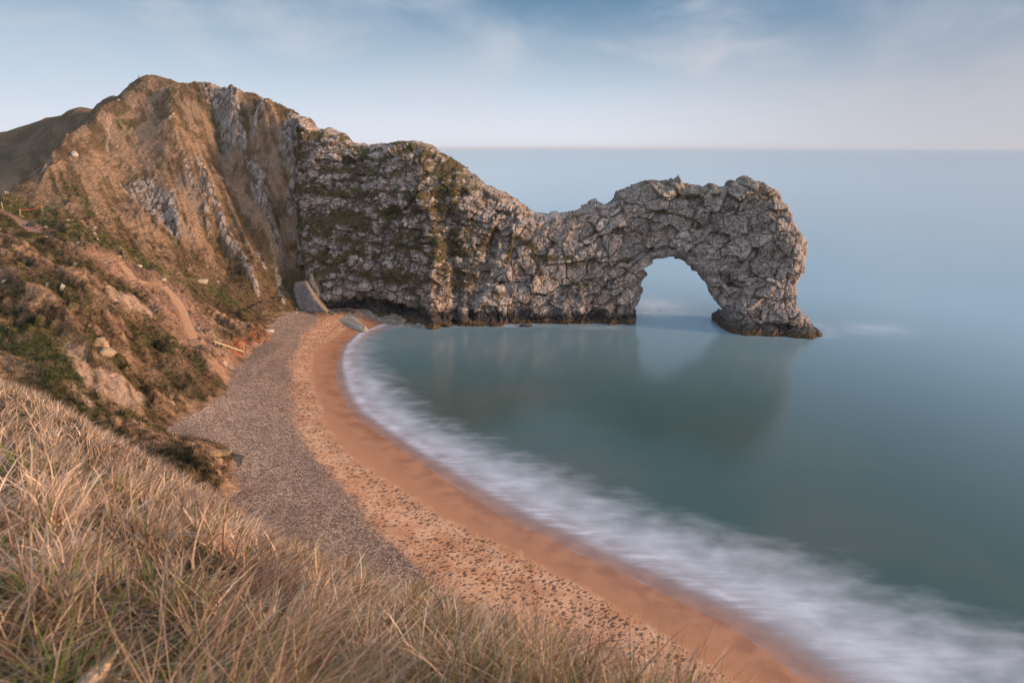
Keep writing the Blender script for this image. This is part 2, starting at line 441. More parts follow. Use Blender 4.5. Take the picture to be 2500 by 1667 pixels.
ROCKP = [
    [(287, 451), (337, 441), (361, 444), (389, 476), (417, 504), (421, 532), (438, 571), (435, 595), (414, 585), (386, 564), (351, 529), (315, 486)],
    [(487, 210), (558, 217), (575, 325), (586, 378), (575, 392), (551, 374), (543, 308), (498, 245)],
    [(705, 290), (730, 283), (730, 396), (701, 416), (687, 360)],
    [(640, 252), (658, 250), (652, 275), (640, 282)],
    [(618, 440), (636, 455), (640, 490), (648, 530), (630, 520), (612, 470)],
    [(676, 560), (690, 600), (684, 640), (670, 610)]]
RUBP = [(428, 448), (473, 455), (491, 483), (498, 553), (491, 567), (466, 518), (438, 483)]
CHALK = [  # bare pale scars
    [(150, 868), (180, 862), (230, 905), (300, 930), (345, 960), (362, 1008), (330, 1014), (270, 985), (215, 950), (185, 915)],
    [(168, 935), (200, 955), (245, 1000), (225, 1008), (185, 975)],
    [(260, 700), (290, 705), (340, 730), (372, 752), (390, 790), (350, 775), (300, 755), (270, 728)],
    [(245, 287), (272, 292), (275, 330), (268, 368), (258, 368), (260, 320), (240, 300)],
    [(386, 236), (412, 214), (452, 203), (440, 214), (410, 230), (396, 240)],
    [(206, 305), (222, 296), (216, 320), (206, 316)]]
STRAW = [(365, 318), (428, 339), (414, 374), (351, 416), (305, 451), (196, 427), (158, 416), (245, 374)]
STRAW2 = [(430, 330), (470, 350), (520, 450), (560, 560), (590, 640), (560, 640), (520, 560), (480, 460), (440, 400)]
GREENS = [([(20, 500), (60, 520), (110, 520), (150, 560), (220, 590)], 6), ([(250, 600), (300, 600), (350, 650), (420, 690)], 5), ([(470, 690), (560, 740), (600, 760)], 4),
          ([(20, 830), (90, 880), (160, 930)], 5), ([(250, 1020), (330, 1040), (420, 1070), (480, 1090)], 3.5), ([(290, 300), (330, 330), (330, 350)], 4), ([(430, 880), (480, 900)], 3),
          ([(100, 440), (160, 470), (240, 530)], 4), ([(690, 550), (700, 640), (690, 700)], 4), ([(400, 360), (430, 350)], 2)]
PATH = [(0, 520), (50, 541), (95, 575), (150, 597), (204, 622), (245, 632), (285, 642), (300, 652), (330, 688), (362, 692), (398, 702), (428, 732), (446, 760), (460, 800), (474, 832), (490, 846), (528, 852)]
REDSOIL = [(560, 860), (600, 820), (660, 800), (680, 812), (675, 838), (630, 850), (600, 880), (570, 890)]
PATHW = on_land(PATH)

# variable grid: fine where the picture looks, coarse outside
def axis(lo, hi, a, b, fine, grow=1.12, mx=8.0):
    mid = list(np.arange(a, b, fine)); L = []; R = []
    s = fine; x = a
    while x > lo: s = min(s * grow, mx); x -= s; L.append(x)
    s = fine; x = mid[-1]
    while x < hi: s = min(s * grow, mx); x += s; R.append(x)
    return np.array(L[::-1] + mid + R)
gx = axis(-420, -10, -172, -34, 0.33); gy = axis(20, 480, 84, 262, 0.33)
XX, YY = np.meshgrid(gx, gy); nx, ny = len(gx), len(gy)
X = XX.ravel(); Y = YY.ravel(); Pxy = np.stack([X, Y], 1)
Z = land_base(X, Y)
print('land grid', nx, ny)
P3 = np.stack([X, Y, Z], 1)
rock = np.zeros(len(X)); bare = np.zeros(len(X)); green = np.zeros(len(X)); straw = np.zeros(len(X)); path = np.zeros(len(X))
def near(L, r):
    L = np.asarray(L); return (X > L[:, 0].min() - r) & (X < L[:, 0].max() + r) & (Y > L[:, 1].min() - r) & (Y < L[:, 1].max() + r)
wob = np.stack([fbm(P3, 3.0, 3, off=5.), fbm(P3, 3.0, 3, off=9.)], 1)
Pw = Pxy + wob * 1.6
dz = np.zeros(len(X))
# long landslip benches and gullies
u1 = (X * 0.90 - Y * 0.44); v1 = (X * 0.44 + Y * 0.90)
bench = fbm(np.stack([u1, v1 * 1.0, Z * 1.3], 1), (22, 5.5, 9), 4, 0.5, off=3.)
def spur(pts, h, wl, wr, pw=1.3):
    global dz
    W = on_land(pts)[:, :2]; k = near(W, 3 * max(wl, wr)); d, arc, sd = seg_dist(Pxy[k] + wob[k] * 0.8, W); tot = np.hypot(*np.diff(W, axis=0).T).sum()
    wd = np.where(sd < 0, wr, wl); en = np.minimum(sm(arc, 1, 16 if h < 0 else 9), sm(tot - arc, -0.5, 6))
    dz[k] += h * np.exp(-(d / wd) ** pw) * en
def scarp(pts, h, w_up, w_dn):
    """upper side is on the left walking along pts"""
    global dz
    W = on_land(pts)[:, :2]; k = near(W, 3 * max(w_up, w_dn)); d, arc, sd = seg_dist(Pxy[k] + wob[k] * 0.9, W); tot = np.hypot(*np.diff(W, axis=0).T).sum()
    en = np.minimum(sm(arc, 0, 5), sm(tot - arc, -0.5, 5)); s_ = d * sd
    dz[k] += 1.35 * h * en * np.where(s_ > 0, np.exp(-s_ / w_up), 1 - 2 * sm(-s_, 0, 0.8) * np.exp(-np.maximum(-s_ - 0.8, 0) / w_dn) - sm(-s_, 0, 0.8) * (1 - np.exp(-np.maximum(-s_ - 0.8, 0) / w_dn)))
spur([(430, 205), (418, 260), (425, 330), (440, 370), (470, 410), (520, 490), (560, 570), (600, 660), (640, 740)], 4.2, 8, 5)
spur([(365, 318), (400, 345), (414, 374), (400, 440), (430, 520), (450, 600)], 2.2, 6, 4)
spur([(560, 217), (572, 325), (600, 400), (640, 460), (655, 553), (675, 640)], 2.6, 7, 3.5)
spur([(628, 250), (610, 340), (640, 420), (680, 520), (700, 640)], -3.4, 3.5, 4)
spur([(520, 230), (530, 330), (545, 400), (590, 500), (630, 600), (650, 680)], -3.2, 3.5, 3.5)
spur([(700, 300), (704, 400), (700, 500), (706, 600), (712, 690)], -3.0, 4, 2.5)
spur([(428, 440), (470, 500), (500, 570), (540, 650)], -2.2, 3, 3)
spur([(300, 228), (245, 282), (210, 305), (160, 352), (120, 390), (96, 420)], 1.8, 5, 5)
spur([(272, 300), (262, 360), (250, 380)], -2.0, 3.5, 3.5)
scarp([(315, 470), (280, 452), (240, 440), (196, 430), (158, 418), (120, 440), (96, 455)], 2.2, 7, 5)
scarp([(440, 600), (400, 575), (350, 535), (315, 490)], 1.6, 3, 4)
scarp([(330, 560), (260, 520), (200, 500), (150, 500)], 1.5, 4, 4)
scarp([(600, 745), (540, 715), (470, 670), (400, 610)], 1.2, 4, 4)
scarp([(300, 800), (240, 770), (160, 720), (80, 690), (10, 670)], 1.7, 5, 4)
scarp([(400, 880), (330, 830), (250, 800), (160, 770), (60, 720), (5, 700)], 2.0, 5, 4)
scarp([(350, 950), (280, 880), (200, 830), (130, 800), (60, 790)], 2.0, 4, 4)
scarp([(250, 640), (200, 630), (140, 610), (60, 590), (5, 580)], 1.3, 3, 4)
scarp([(460, 890), (420, 840), (380, 800)], 1.2, 3, 3)
scarp([(545, 905), (500, 890), (440, 880)], 1.2, 3, 3)
leftw = sm(Y + 0.35 * X, 165, 140)
dz += leftw * (2.3 * bench + 0.75 * fbm(P3, (7, 3, 3), 3, off=1.) + 1.1 * np.maximum(0, 1 - 3 * np.abs(fbm(np.stack([u1, v1, Z], 1), (30, 7, 12), 2, off=21.))))
ribs = fbm(np.stack([0.8 * (X + 0.82 * (Y - 200)) + 3 * fbm(P3, 25, 2, off=77.), Y, Z], 1), (5.5, 60, 45), 4, 0.55, ridged=True, off=2.)
hillw = sm(Z, 8, 18) * (1 - leftw)
dz += hillw * (1.7 * ribs * sm(X, -125, -95) + 0.5 * ribs + 0.7 * fbm(P3, (9, 12, 12), 4, off=4.))
dz += 0.62 * fbm(P3, 2.6, 4, 0.62, off=7.) + 0.22 * fbm(P3, 0.9, 2, off=8.)
fbu, ebu, rbu, dbu, idbu = worley(np.stack([X + wob[:, 0], Y + wob[:, 1], Z * 0.5], 1), (1.7, 1.5, 2.0), off=60.)
bushm = np.clip(leftw * 1.0 + 0.75 * sm(Z, 34, 24), 0, 1) * sm(fbm(P3, 11, 3, off=61.), -0.25, 0.1) * (1 - straw) 
bush = np.sqrt(np.clip(1 - (fbu / 0.62) ** 2, 0, 1)) * (0.35 + 0.9 * rbu)
dz += bushm * 0.85 * bush
for L, wd, h in FINS:
    W = on_land(L)[:, :2]; k = near(W, 8)
    d, arc, side = seg_dist(Pw[k], W)
    d0, _, sd = seg_dist(Pxy[k] + wob[k] * 0.5, W)
    sgn = np.where(sd < 0, 1, -1)  # right-hand (sunny) side when walking down
    prof = np.where(sgn > 0, np.exp(-(d0 / (wd * 0.75)) ** 2), np.exp(-(d0 / (wd * 1.9)) ** 2))
    brk = 0.55 + 0.9 * np.clip(fbm(P3[k], (2.5, 3.5, 3.5), 3, off=12.) + 0.25, -0.4, 0.8)
    dz[k] += h * prof * brk * sm(arc_[k] if False else np.minimum(d0 * 0 + seg_dist(Pxy[k], W)[1], 99), 0.5, 9)
    rock[k] = np.maximum(rock[k], sm(prof * (0.75 + 0.8 * fbm(P3[k], 1.6, 3, off=30.)), 0.30, 0.5))
f1, e1, r1, dv1, _ = worley(np.stack([X * 0.9, Y * 0.6, Z], 1), 2.0)
f1b, e1b, r1b, _, _ = worley(np.stack([X, Y * 0.7, Z], 1), 0.95, off=3.)
blockh = (r1 - 0.5) * 0.9 + 0.9 * sm(e1, 0.0, 0.25) - 0.4 + 0.3 * (r1b - 0.5)
for L in ROCKP:
    W = on_land(L)[:, :2]; k = near(W, 5); m = soft_poly(Pw[k], W, 0.6)
    rock[k] = np.maximum(rock[k], m); dz[k] += m * blockh[k] * 0.4
W = on_land(RUBP)[:, :2]; k = near(W, 5); rub = np.zeros(len(X)); rub[k] = soft_poly(Pw[k], W, 0.8); dz -= rub * (0.8 - 0.6 * r1b)
for n_, L in enumerate(CHALK):
    W = on_land(L)[:, :2]; k = near(W, 6); m = soft_poly(Pw[k], W, 0.9)
    bare[k] = np.maximum(bare[k], m * (0.85 if n_ < 3 else 0.7)); dz[k] -= m * 0.5
for L in (STRAW, STRAW2):
    W = on_land(L)[:, :2]; k = near(W, 6); straw[k] = np.maximum(straw[k], soft_poly(Pw[k], W, 2.5))
for L, r in GREENS:
    W = on_land(L)[:, :2]; k = near(W, r + 4); d, _, _ = seg_dist(Pw[k], W)
    green[k] = np.maximum(green[k], sm(d + 2.2 * wob[k, 0], r, r * 0.35))
W = on_land(REDSOIL)[:, :2]; k = near(W, 5); red = np.zeros(len(X)); red[k] = soft_poly(Pw[k], W, 1.2)
d, arc, _ = seg_dist(Pxy + wob * 0.25, PATHW[:, :2]); path = sm(d, 1.9, 0.9) * (Y < 215)
patharea = sm(d, 9, 3) * sm(X, -112, -95)
# the path is cut smoothly into the slope
zc = np.interp(arc, np.concatenate([[0], np.cumsum(np.hypot(*np.diff(PATHW[:, :2], axis=0).T))]), PATHW[:, 2])
dz = dz * (1 - path * 0.95) - 0.0
Zl = Z * (1 - 0.9 * path) + (zc) * 0.9 * path + dz
# keep the foot flush with the beach: fade relief near beach level
dtl, _, stl = seg_dist(Pxy, TOPW); inl = -dtl * stl      # metres inland of the beach top
Zl = Z + (Zl - Z) * sm(inl, 0.0, 3.5)
foot = sm(inl + 5.0 * wob[:, 0], 2.6, -0.5)
# scattered stones
f2_, e2_, r2_, _, rid2 = worley(np.stack([X, Y, Z], 1), 1.7, off=40.)
stone = (sm(f2_, 0.30, 0.18) * (r2_ > 0.90)) * (path < 0.1) * sm(fbm(P3, 14, 2, off=50.), -0.15, 0.2)
Zl += stone * 0.45
V = np.stack([X, Y, Zl], 1)
N = normals_grid(V.reshape(ny, nx, 3)).reshape(-1, 3)
side_d = (fbm(P3 * [1, 1, 1], (2.5, 2.5, 1.6), 3, off=60.) * 0.5 + rock * 0.5 * (r1 - 0.5)) * sm(1 - N[:, 2], 0.12, 0.4) * sm(Z, 4, 9) * (1 - path)
V += N * side_d[:, None]
# hollows between tussocks gather scrub; their shade is also put into the colour
hol_ = dz - (leftw * 1.0 * bench)
# ---- albedo
nA = fbm(P3, 9, 4, 0.6, off=70.); nB = fbm(P3, 2.5, 4, 0.6, off=71.); nC = fbm(np.stack([u1, v1, Z], 1), (14, 2.4, 4), 4, 0.6, off=72.); nD = fbm(P3, 0.9, 2, 0.6, off=73.)
c_str = col(0.290, 0.185, 0.118); c_brn = col(0.120, 0.076, 0.043); c_olv = col(0.080, 0.066, 0.027); c_grn = col(0.052, 0.058, 0.018)
c_soil = col(0.275, 0.165, 0.115); c_chk = col(0.40, 0.275, 0.20); c_rock = col(0.315, 0.262, 0.225); c_drk = col(0.055, 0.042, 0.030)
CC = np.tile(c_brn, (len(X), 1))
benc = bench * leftw
CC = lerpc(CC, c_str, sm(nC * 0.6 + nB * 0.5 + 1.3 * benc - 0.04, -0.10, 0.45))
CC = lerpc(CC, c_olv, sm(nA * 0.8 + nB * 0.7 + 0.06 - 1.0 * benc, -0.05, 0.32) * 0.9)
CC = lerpc(CC, c_olv * 0.55, sm(-benc * 1.6 + 0.5 * nB, 0.16, 0.5) * 0.8)  # low sides of benches darkened: scrub, with shade put into the colour
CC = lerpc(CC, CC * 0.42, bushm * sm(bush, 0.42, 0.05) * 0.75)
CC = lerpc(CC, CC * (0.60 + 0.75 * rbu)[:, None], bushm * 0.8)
CC = lerpc(CC, c_soil, sm(nA * -0.7 + nC * 0.5, 0.16, 0.45) * 0.55 * (0.2 + 0.8 * leftw))
CC = lerpc(CC, c_grn, green * sm(nB + nA * 0.4, -0.35, 0.15) * 0.9)
CC = lerpc(CC, col(0.335, 0.205, 0.125), straw * 0.85 * sm(nB, -0.5, 0.2))
gully = sm(ribs, 0.15, -0.25) * hillw
CC = lerpc(CC, c_brn * 0.8, np.clip(hillw * sm(nA * 0.9 + nB * 0.6 - 0.6 * ribs, 0.0, 0.35) * 0.6 * (1 - straw), 0, 1))
CC = lerpc(CC, c_olv * 0.7, np.clip(gully * 0.85 * sm(nB, -0.5, 0.2), 0, 1) * (1 - 0.5 * straw)); CC = lerpc(CC, c_str * 1.08, sm(ribs + 0.9 * nA + 0.35 * nB, 0.38, 0.75) * hillw * 0.75)  # gully scrub, with lit ribs and dark gullies put into the colour
strk = fbm(np.stack([X * 0.8 + Y * 0.6, (X * 0.6 - Y * 0.8) * 0.12, Z * 0.2], 1), (1.1, 1.1, 1.1), 4, 0.6, off=75.)
CC = lerpc(CC, c_chk[None, :] * (0.85 + 0.7 * strk)[:, None], bare * sm(nB * 0.8 + strk * 1.1 + 0.12, -0.3, 0.05))
CC = lerpc(CC, c_soil * 1.05, patharea * 0.75 * sm(nB, -0.5, 0.1))
CC = lerpc(CC, col(0.30, 0.10, 0.05), red * sm(nB + 0.3 * nD, -0.2, 0.15) * 0.8)
CC = lerpc(CC, c_soil * 1.1, path * 0.9)
CC = lerpc(CC, c_soil * 1.15, foot * (0.55 + 0.4 * sm(nB, -0.3, 0.3)))
CC = lerpc(CC, col(0.13, 0.10, 0.08) * (0.6 + 0.9 * 1), rub * 0.8)
rb = np.clip(rock, 0, 1)
rcol = c_rock[None, :] * (0.78 + 0.5 * r1)[:, None]
rcol = lerpc(rcol, c_drk * 1.5 + col(0.03, 0.01, 0.0), sm(e1, 0.17, 0.06) * 0.92)
CC = CC * (1 - rb[:, None]) + rcol * rb[:, None]
# natural outcrop on the steepest ground
steep = sm(1 - N[:, 2], 0.42, 0.60) * sm(nA + 0.7 * nB, 0.05, 0.30) * hillw * (1 - straw)
CC = CC * (1 - 0.5 * steep[:, None]) + 0.5 * steep[:, None] * (c_rock[None, :] * (0.75 + 0.4 * r1b)[:, None])
CC = CC * (1 - stone[:, None]) + stone[:, None] * col(0.42, 0.36, 0.30)
for L in ([(524, 1085), (560, 1083), (590, 1088), (612, 1113), (582, 1137), (560, 1120)], [(575, 1200), (600, 1195), (613, 1215), (608, 1240), (575, 1235)]):
    Wg = np.array([at_z(x_, y_, 4.2)[:2] for x_, y_ in L]); kk_ = near(Wg, 3); mg_ = soft_poly(Pw[kk_], Wg, 0.4); CC[kk_] = lerpc(CC[kk_], col(0.060, 0.066, 0.060), mg_ * 0.95)
farh = sm(Y, 246, 262) * sm(X, -112, -135)
CC = lerpc(CC, CC * 0.0 + col(0.10, 0.078, 0.050) , farh * 0.6)  # far shoulder darkened, its shade put into the colour
CC = np.clip(CC * (1 + 0.18 * nD[:, None]), 0.01, 0.8)
keep = np.ones((ny - 1, nx - 1), bool)
Vg = V.reshape(ny, nx, 3)
# drop what lies under sea/beach with nothing above
zmax = np.maximum.reduce([Vg[:-1, :-1, 2], Vg[1:, :-1, 2], Vg[:-1, 1:, 2], Vg[1:, 1:, 2]])
dl, _ = shore_d(Pxy); dlg = dl.reshape(ny, nx)[:-1, :-1]
keep &= (zmax > -1.0)
keep &= ~((Vg[:-1, :-1, 0] > -14) & (Vg[:-1, :-1, 1] < 205) & (zmax < 20) & (dlg < 0))
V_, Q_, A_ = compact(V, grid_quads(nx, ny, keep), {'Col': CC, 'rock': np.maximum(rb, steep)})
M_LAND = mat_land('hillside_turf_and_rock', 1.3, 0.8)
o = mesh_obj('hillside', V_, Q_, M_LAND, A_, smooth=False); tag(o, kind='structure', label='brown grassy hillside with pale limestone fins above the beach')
LANDV = V.reshape(ny, nx, 3)
def land_at(x, y):
    """final ground height by bilinear lookup"""
    x = np.atleast_1d(x); y = np.atleast_1d(y)
    i = np.clip(np.searchsorted(gx, x) - 1, 0, nx - 2); j = np.clip(np.searchsorted(gy, y) - 1, 0, ny - 2)
    tx = (x - gx[i]) / (gx[i + 1] - gx[i]); ty = (y - gy[j]) / (gy[j + 1] - gy[j]); Zg = LANDV[..., 2]
    return (Zg[j, i] * (1 - tx) * (1 - ty) + Zg[j, i + 1] * tx * (1 - ty) + Zg[j + 1, i] * (1 - tx) * ty + Zg[j + 1, i + 1] * tx * ty)

# ------------------------------------------------------------------ limestone promontory and arch
def Ymid(Xv, z):
    Yb = np.interp(Xv, [-95, -75, -50, -35, -19, 0, 35, 50, 62, 72, 90, 110], [222, 220, 216, 209, 205.5, 206, 205, 201, 195, 193, 190, 190])
    L = np.interp(Xv, [-95, -75, -50, -20, 0, 30, 90], [.22, .24, .24, .20, .13, .06, .04])
    return Yb + L * np.maximum(z, 0)
RIDGE_PX = [(730, 283), (747, 286), (768, 300), (779, 312), (790, 314), (803, 307), (815, 312), (826, 320), (843, 325), (852, 336), (866, 346), (886, 351), (912, 354), (930, 350), (952, 348), (975, 343), (995, 342),
            (1018, 343), (1032, 346), (1055, 355), (1078, 371), (1101, 381), (1113, 391), (1125, 398), (1134, 406), (1142, 408), (1151, 419), (1164, 425), (1174, 436), (1191, 451), (1205, 457), (1217, 464),
            (1234, 467), (1247, 478), (1262, 484), (1277, 499), (1290, 506), (1298, 510), (1305, 519), (1320, 519), (1337, 521), (1343, 516), (1359, 515), (1367, 520), (1381, 518), (1402, 512), (1418, 506), (1435, 498),
            (1443, 491), (1451, 485), (1463, 490), (1475, 494), (1487, 488), (1496, 480), (1499, 472), (1504, 465), (1525, 459), (1538, 452), (1547, 450), (1560, 444), (1576, 440), (1600, 438), (1612, 440), (1627, 436),
            (1643, 433), (1657, 425), (1664, 434), (1673, 446), (1687, 448), (1702, 449), (1717, 454), (1722, 447), (1731, 443), (1742, 448), (1753, 456), (1763, 457), (1771, 454), (1777, 444), (1786, 438), (1793, 442),
            (1800, 445), (1807, 436), (1818, 432), (1829, 432), (1840, 437), (1850, 443), (1861, 441), (1872, 446), (1880, 452), (1890, 462), (1898, 471), (1907, 490), (1916, 505), (1925, 520), (1937, 537), (1948, 556),
            (1959, 577), (1965, 590), (1967, 604), (1961, 620), (1957, 635), (1955, 655), (1951, 671), (1945, 680), (1941, 696), (1934, 710), (1931, 722), (1940, 735), (1952, 750), (1966, 768), (1977, 783), (1985, 795), (1991, 805), (1998, 820)]
HOLE_PX = [(1749, 822), (1748, 810), (1747, 797), (1751, 776), (1764, 766), (1765, 754), (1752, 741), (1738, 725), (1730, 712), (1724, 700), (1715, 684), (1706, 671), (1694, 658), (1681, 646), (1670, 638), (1659, 632),
           (1646, 631), (1634, 627), (1612, 630), (1590, 633), (1582, 641), (1575, 648), (1571, 655), (1580, 661), (1578, 670), (1572, 676), (1568, 684), (1565, 692), (1567, 702), (1566, 714), (1561, 722), (1556, 732),
           (1549, 747), (1551, 769), (1548, 780), (1545, 800)]
R3 = [on_surf(x, y, Ymid) for x, y in RIDGE_PX]; H3 = [on_surf(x, y, Ymid) for x, y in HOLE_PX]
ZB = -2.5
# outline in (X, z): ridge line, sea end, below water, up round the hole, back along the base
rx = [(p[0], p[2]) for p in R3]; hx = [(p[0], p[2]) for p in H3]
TOPL = rx + [(rx[-1][0] + 1.5, ZB)]
HOLEL = [(hx[0][0], ZB)] + hx + [(hx[-1][0] + 0.0, ZB)]
LEFTL = [(-66.0, ZB), (-69.5, 18), (-70.5, 40), (rx[0][0], rx[0][1])]
OUT = TOPL + HOLEL + LEFTL
st = 0.26
ax = np.arange(-74.5, 99.5, st); az = np.arange(ZB, 70, st)
AX, AZ = np.meshgrid(ax, az); mx_, mz_ = len(ax), len(az)
G = np.stack([AX.ravel(), AZ.ravel()], 1)
ins = inside(G, OUT)
d1, _, _ = seg_dist(G, TOPL); d2, _, _ = seg_dist(G, HOLEL)
d3, _, _ = seg_dist(G, LEFTL); d1 = np.minimum(d1, d3); dm = np.minimum(d1, d2)
T = np.interp(G[:, 0], [-95, -50, -19, 10, 40, 52, 60, 75, 95], [13, 10.5, 11, 9.5, 8.5, 7, 6.5, 7.5, 7.5])
T = T * (1 + 0.10 * sm(G[:, 1], 12, 0))
R = np.interp(G[:, 0], [-60, -20, 20, 50, 90], [11, 12, 9, 6.5, 7]) 
m = np.clip(np.where(d1 < d2, d1 / R, d2 / (R * 0.62)), 0, 1)
prof = np.sqrt(np.clip(1 - (1 - m) ** 2.4, 0, 1))
yc = Ymid(G[:, 0], G[:, 1])
base3 = np.stack([G[:, 0], yc, G[:, 1]], 1)
# broad form: buttresses, recesses, ledges
XW, ZW = G[:, 0], G[:, 1]
def stroke(pts, r, soft=0.5):
    L = [on_surf(x, y, Ymid) for x, y in pts]; L = [(p[0], p[2]) for p in L]
    d, _, _ = seg_dist(Gw, L); return sm(d, r, r * soft)
gwob = np.stack([fbm(base3, 4.0, 3, off=81.), fbm(base3, 4.0, 3, off=82.)], 1); Gw = G + gwob * 1.5
big = fbm(base3, (26, 40, 34), 3, off=83.) * 2.6 + fbm(base3, (9, 20, 15), 3, 0.55, off=84.) * 1.7
rib = stroke([(1045, 370), (1030, 470), (1062, 520), (1075, 600), (1062, 690), (1070, 780)], 3.6, 0.1) * 3.0     # the corner buttress
rib += stroke([(1128, 402), (1112, 480)], 2.0, 0.1) * 1.6
rib += stroke([(1210, 560), (1190, 640), (1150, 750)], 2.0, 0.1) * -2.6                                              # recessed gully
rib += stroke([(1110, 520), (1115, 600), (1120, 700), (1115, 780)], 2.6, 0.1) * -1.7
rib += stroke([(738, 320), (735, 480), (745, 640), (760, 740)], 3.0, 0.1) * -3.0
rib += stroke([(775, 690), (780, 600), (762, 620)], 1.5, 0.1) * 1.6
rib += stroke([(1740, 700), (1775, 730), (1790, 690), (1740, 660)], 2.2, 0.1) * -3.0                                   # shadowed inner flank of the sea leg
rib += stroke([(1775, 760), (1850, 700), (1880, 640)], 2.6, 0.1) * 1.2
rib += stroke([(1610, 545), (1612, 585)], 0.8, 0.1) * -1.0
rib += stroke([(1450, 760), (1380, 700), (1360, 720)], 2.0, 0.1) * -1.0
rib += stroke([(1520, 740), (1500, 780)], 2.2, 0.1) * -2.0
under = sm(XW, -62, -50) * sm(XW, -22, -30); undercut = under * sm(ZW, 6.5, 4.0) * sm(ZW, -0.5, 1.8) * 3.2
und2 = sm(XW, -16, -8) * sm(XW, 30, 22) * sm(ZW, 4.5, 2.5) * 1.2 * (0.6 + fbm(base3, 6, 2, off=87.))
ledgen = fbm(np.stack([XW, yc, ZW + 0.10 * XW], 1), (40, 60, 5.0), 3, 0.55, off=88.)
ledges = np.where(XW < 5, 1, 0.25) * ledgen * 1.9
flare = sm(ZW, 3.5, 0.0) * (0.9 + 0.8 * fbm(base3, 5, 3, off=89.))
toe = sm(XW, 58, 62) * sm(ZW, 12, 0) * 2.2 - sm(XW, 58, 64) * sm(np.abs(ZW - 17), 6, 0) * 1.5
off = prof * (T + np.clip(big, -4, 4) + rib + ledges - undercut - und2 + toe) + prof * flare
off = np.maximum(off, prof * 1.5)
bases = prof
def vegmask(P, XW, ZW):
    v = np.zeros(len(XW))
    nb = fbm(P, (26, 30, 4.2), 3, 0.55, off=90.); nf = 0.5 * fbm(P, 2.0, 4, 0.6, off=91.) + 0.9 * (worley(P, (2.6, 2.6, 1.7), off=92.)[2] - 0.5) + 0.5 * (worley(P, (1.1, 1.1, 0.8), off=93.)[2] - 0.5)
    sec = sm(XW, -6, -16)
    v = np.maximum(v, sec * sm(nb * 0.8 + nf * 0.6, 0.0, 0.09) * sm(ZW, 8, 13))
    for pts, r in [([(750, 459), (850, 466), (1008, 470)], 1.7), ([(800, 540), (880, 532), (960, 515)], 1.6), ([(766, 545), (870, 580), (960, 590), (1065, 598)], 1.5),
                   ([(766, 608), (850, 640), (950, 662), (1050, 665)], 2.3), ([(740, 330), (735, 450), (740, 560), (755, 640), (760, 700)], 2.4), ([(1090, 400), (1085, 450), (1090, 500)], 3.8),
                   ([(1110, 560), (1120, 590), (1180, 600), (1200, 560)], 2.6), ([(1120, 690), (1160, 660)], 2.0), ([(960, 352), (1040, 365)], 1.6), ([(820, 410), (900, 420)], 1.6),
                   ([(1000, 400), (960, 430), (900, 400)], 1.2), ([(1250, 560), (1300, 590), (1330, 620), (1390, 620), (1400, 640)], 1.2), ([(1300, 580), (1310, 640), (1320, 670)], 1.1), ([(1470, 640), (1530, 620)], 1.0),
                   ([(1390, 680), (1430, 685)], 0.8), ([(1215, 700), (1260, 720)], 1.4), ([(1560, 505), (1650, 520), (1700, 545)], 0.6), ([(1810, 485), (1880, 475)], 0.5), ([(1510, 485), (1560, 505)], 0.4),
                   ([(1640, 465), (1700, 470), (1740, 475)], 0.6), ([(1250, 560), (1240, 620)], 1.2)]:
        v = np.maximum(v, stroke(pts, r * 1.15, 0.3) * sm(nf, -0.42, -0.22))
    return v
veg = vegmask(base3, XW, ZW)
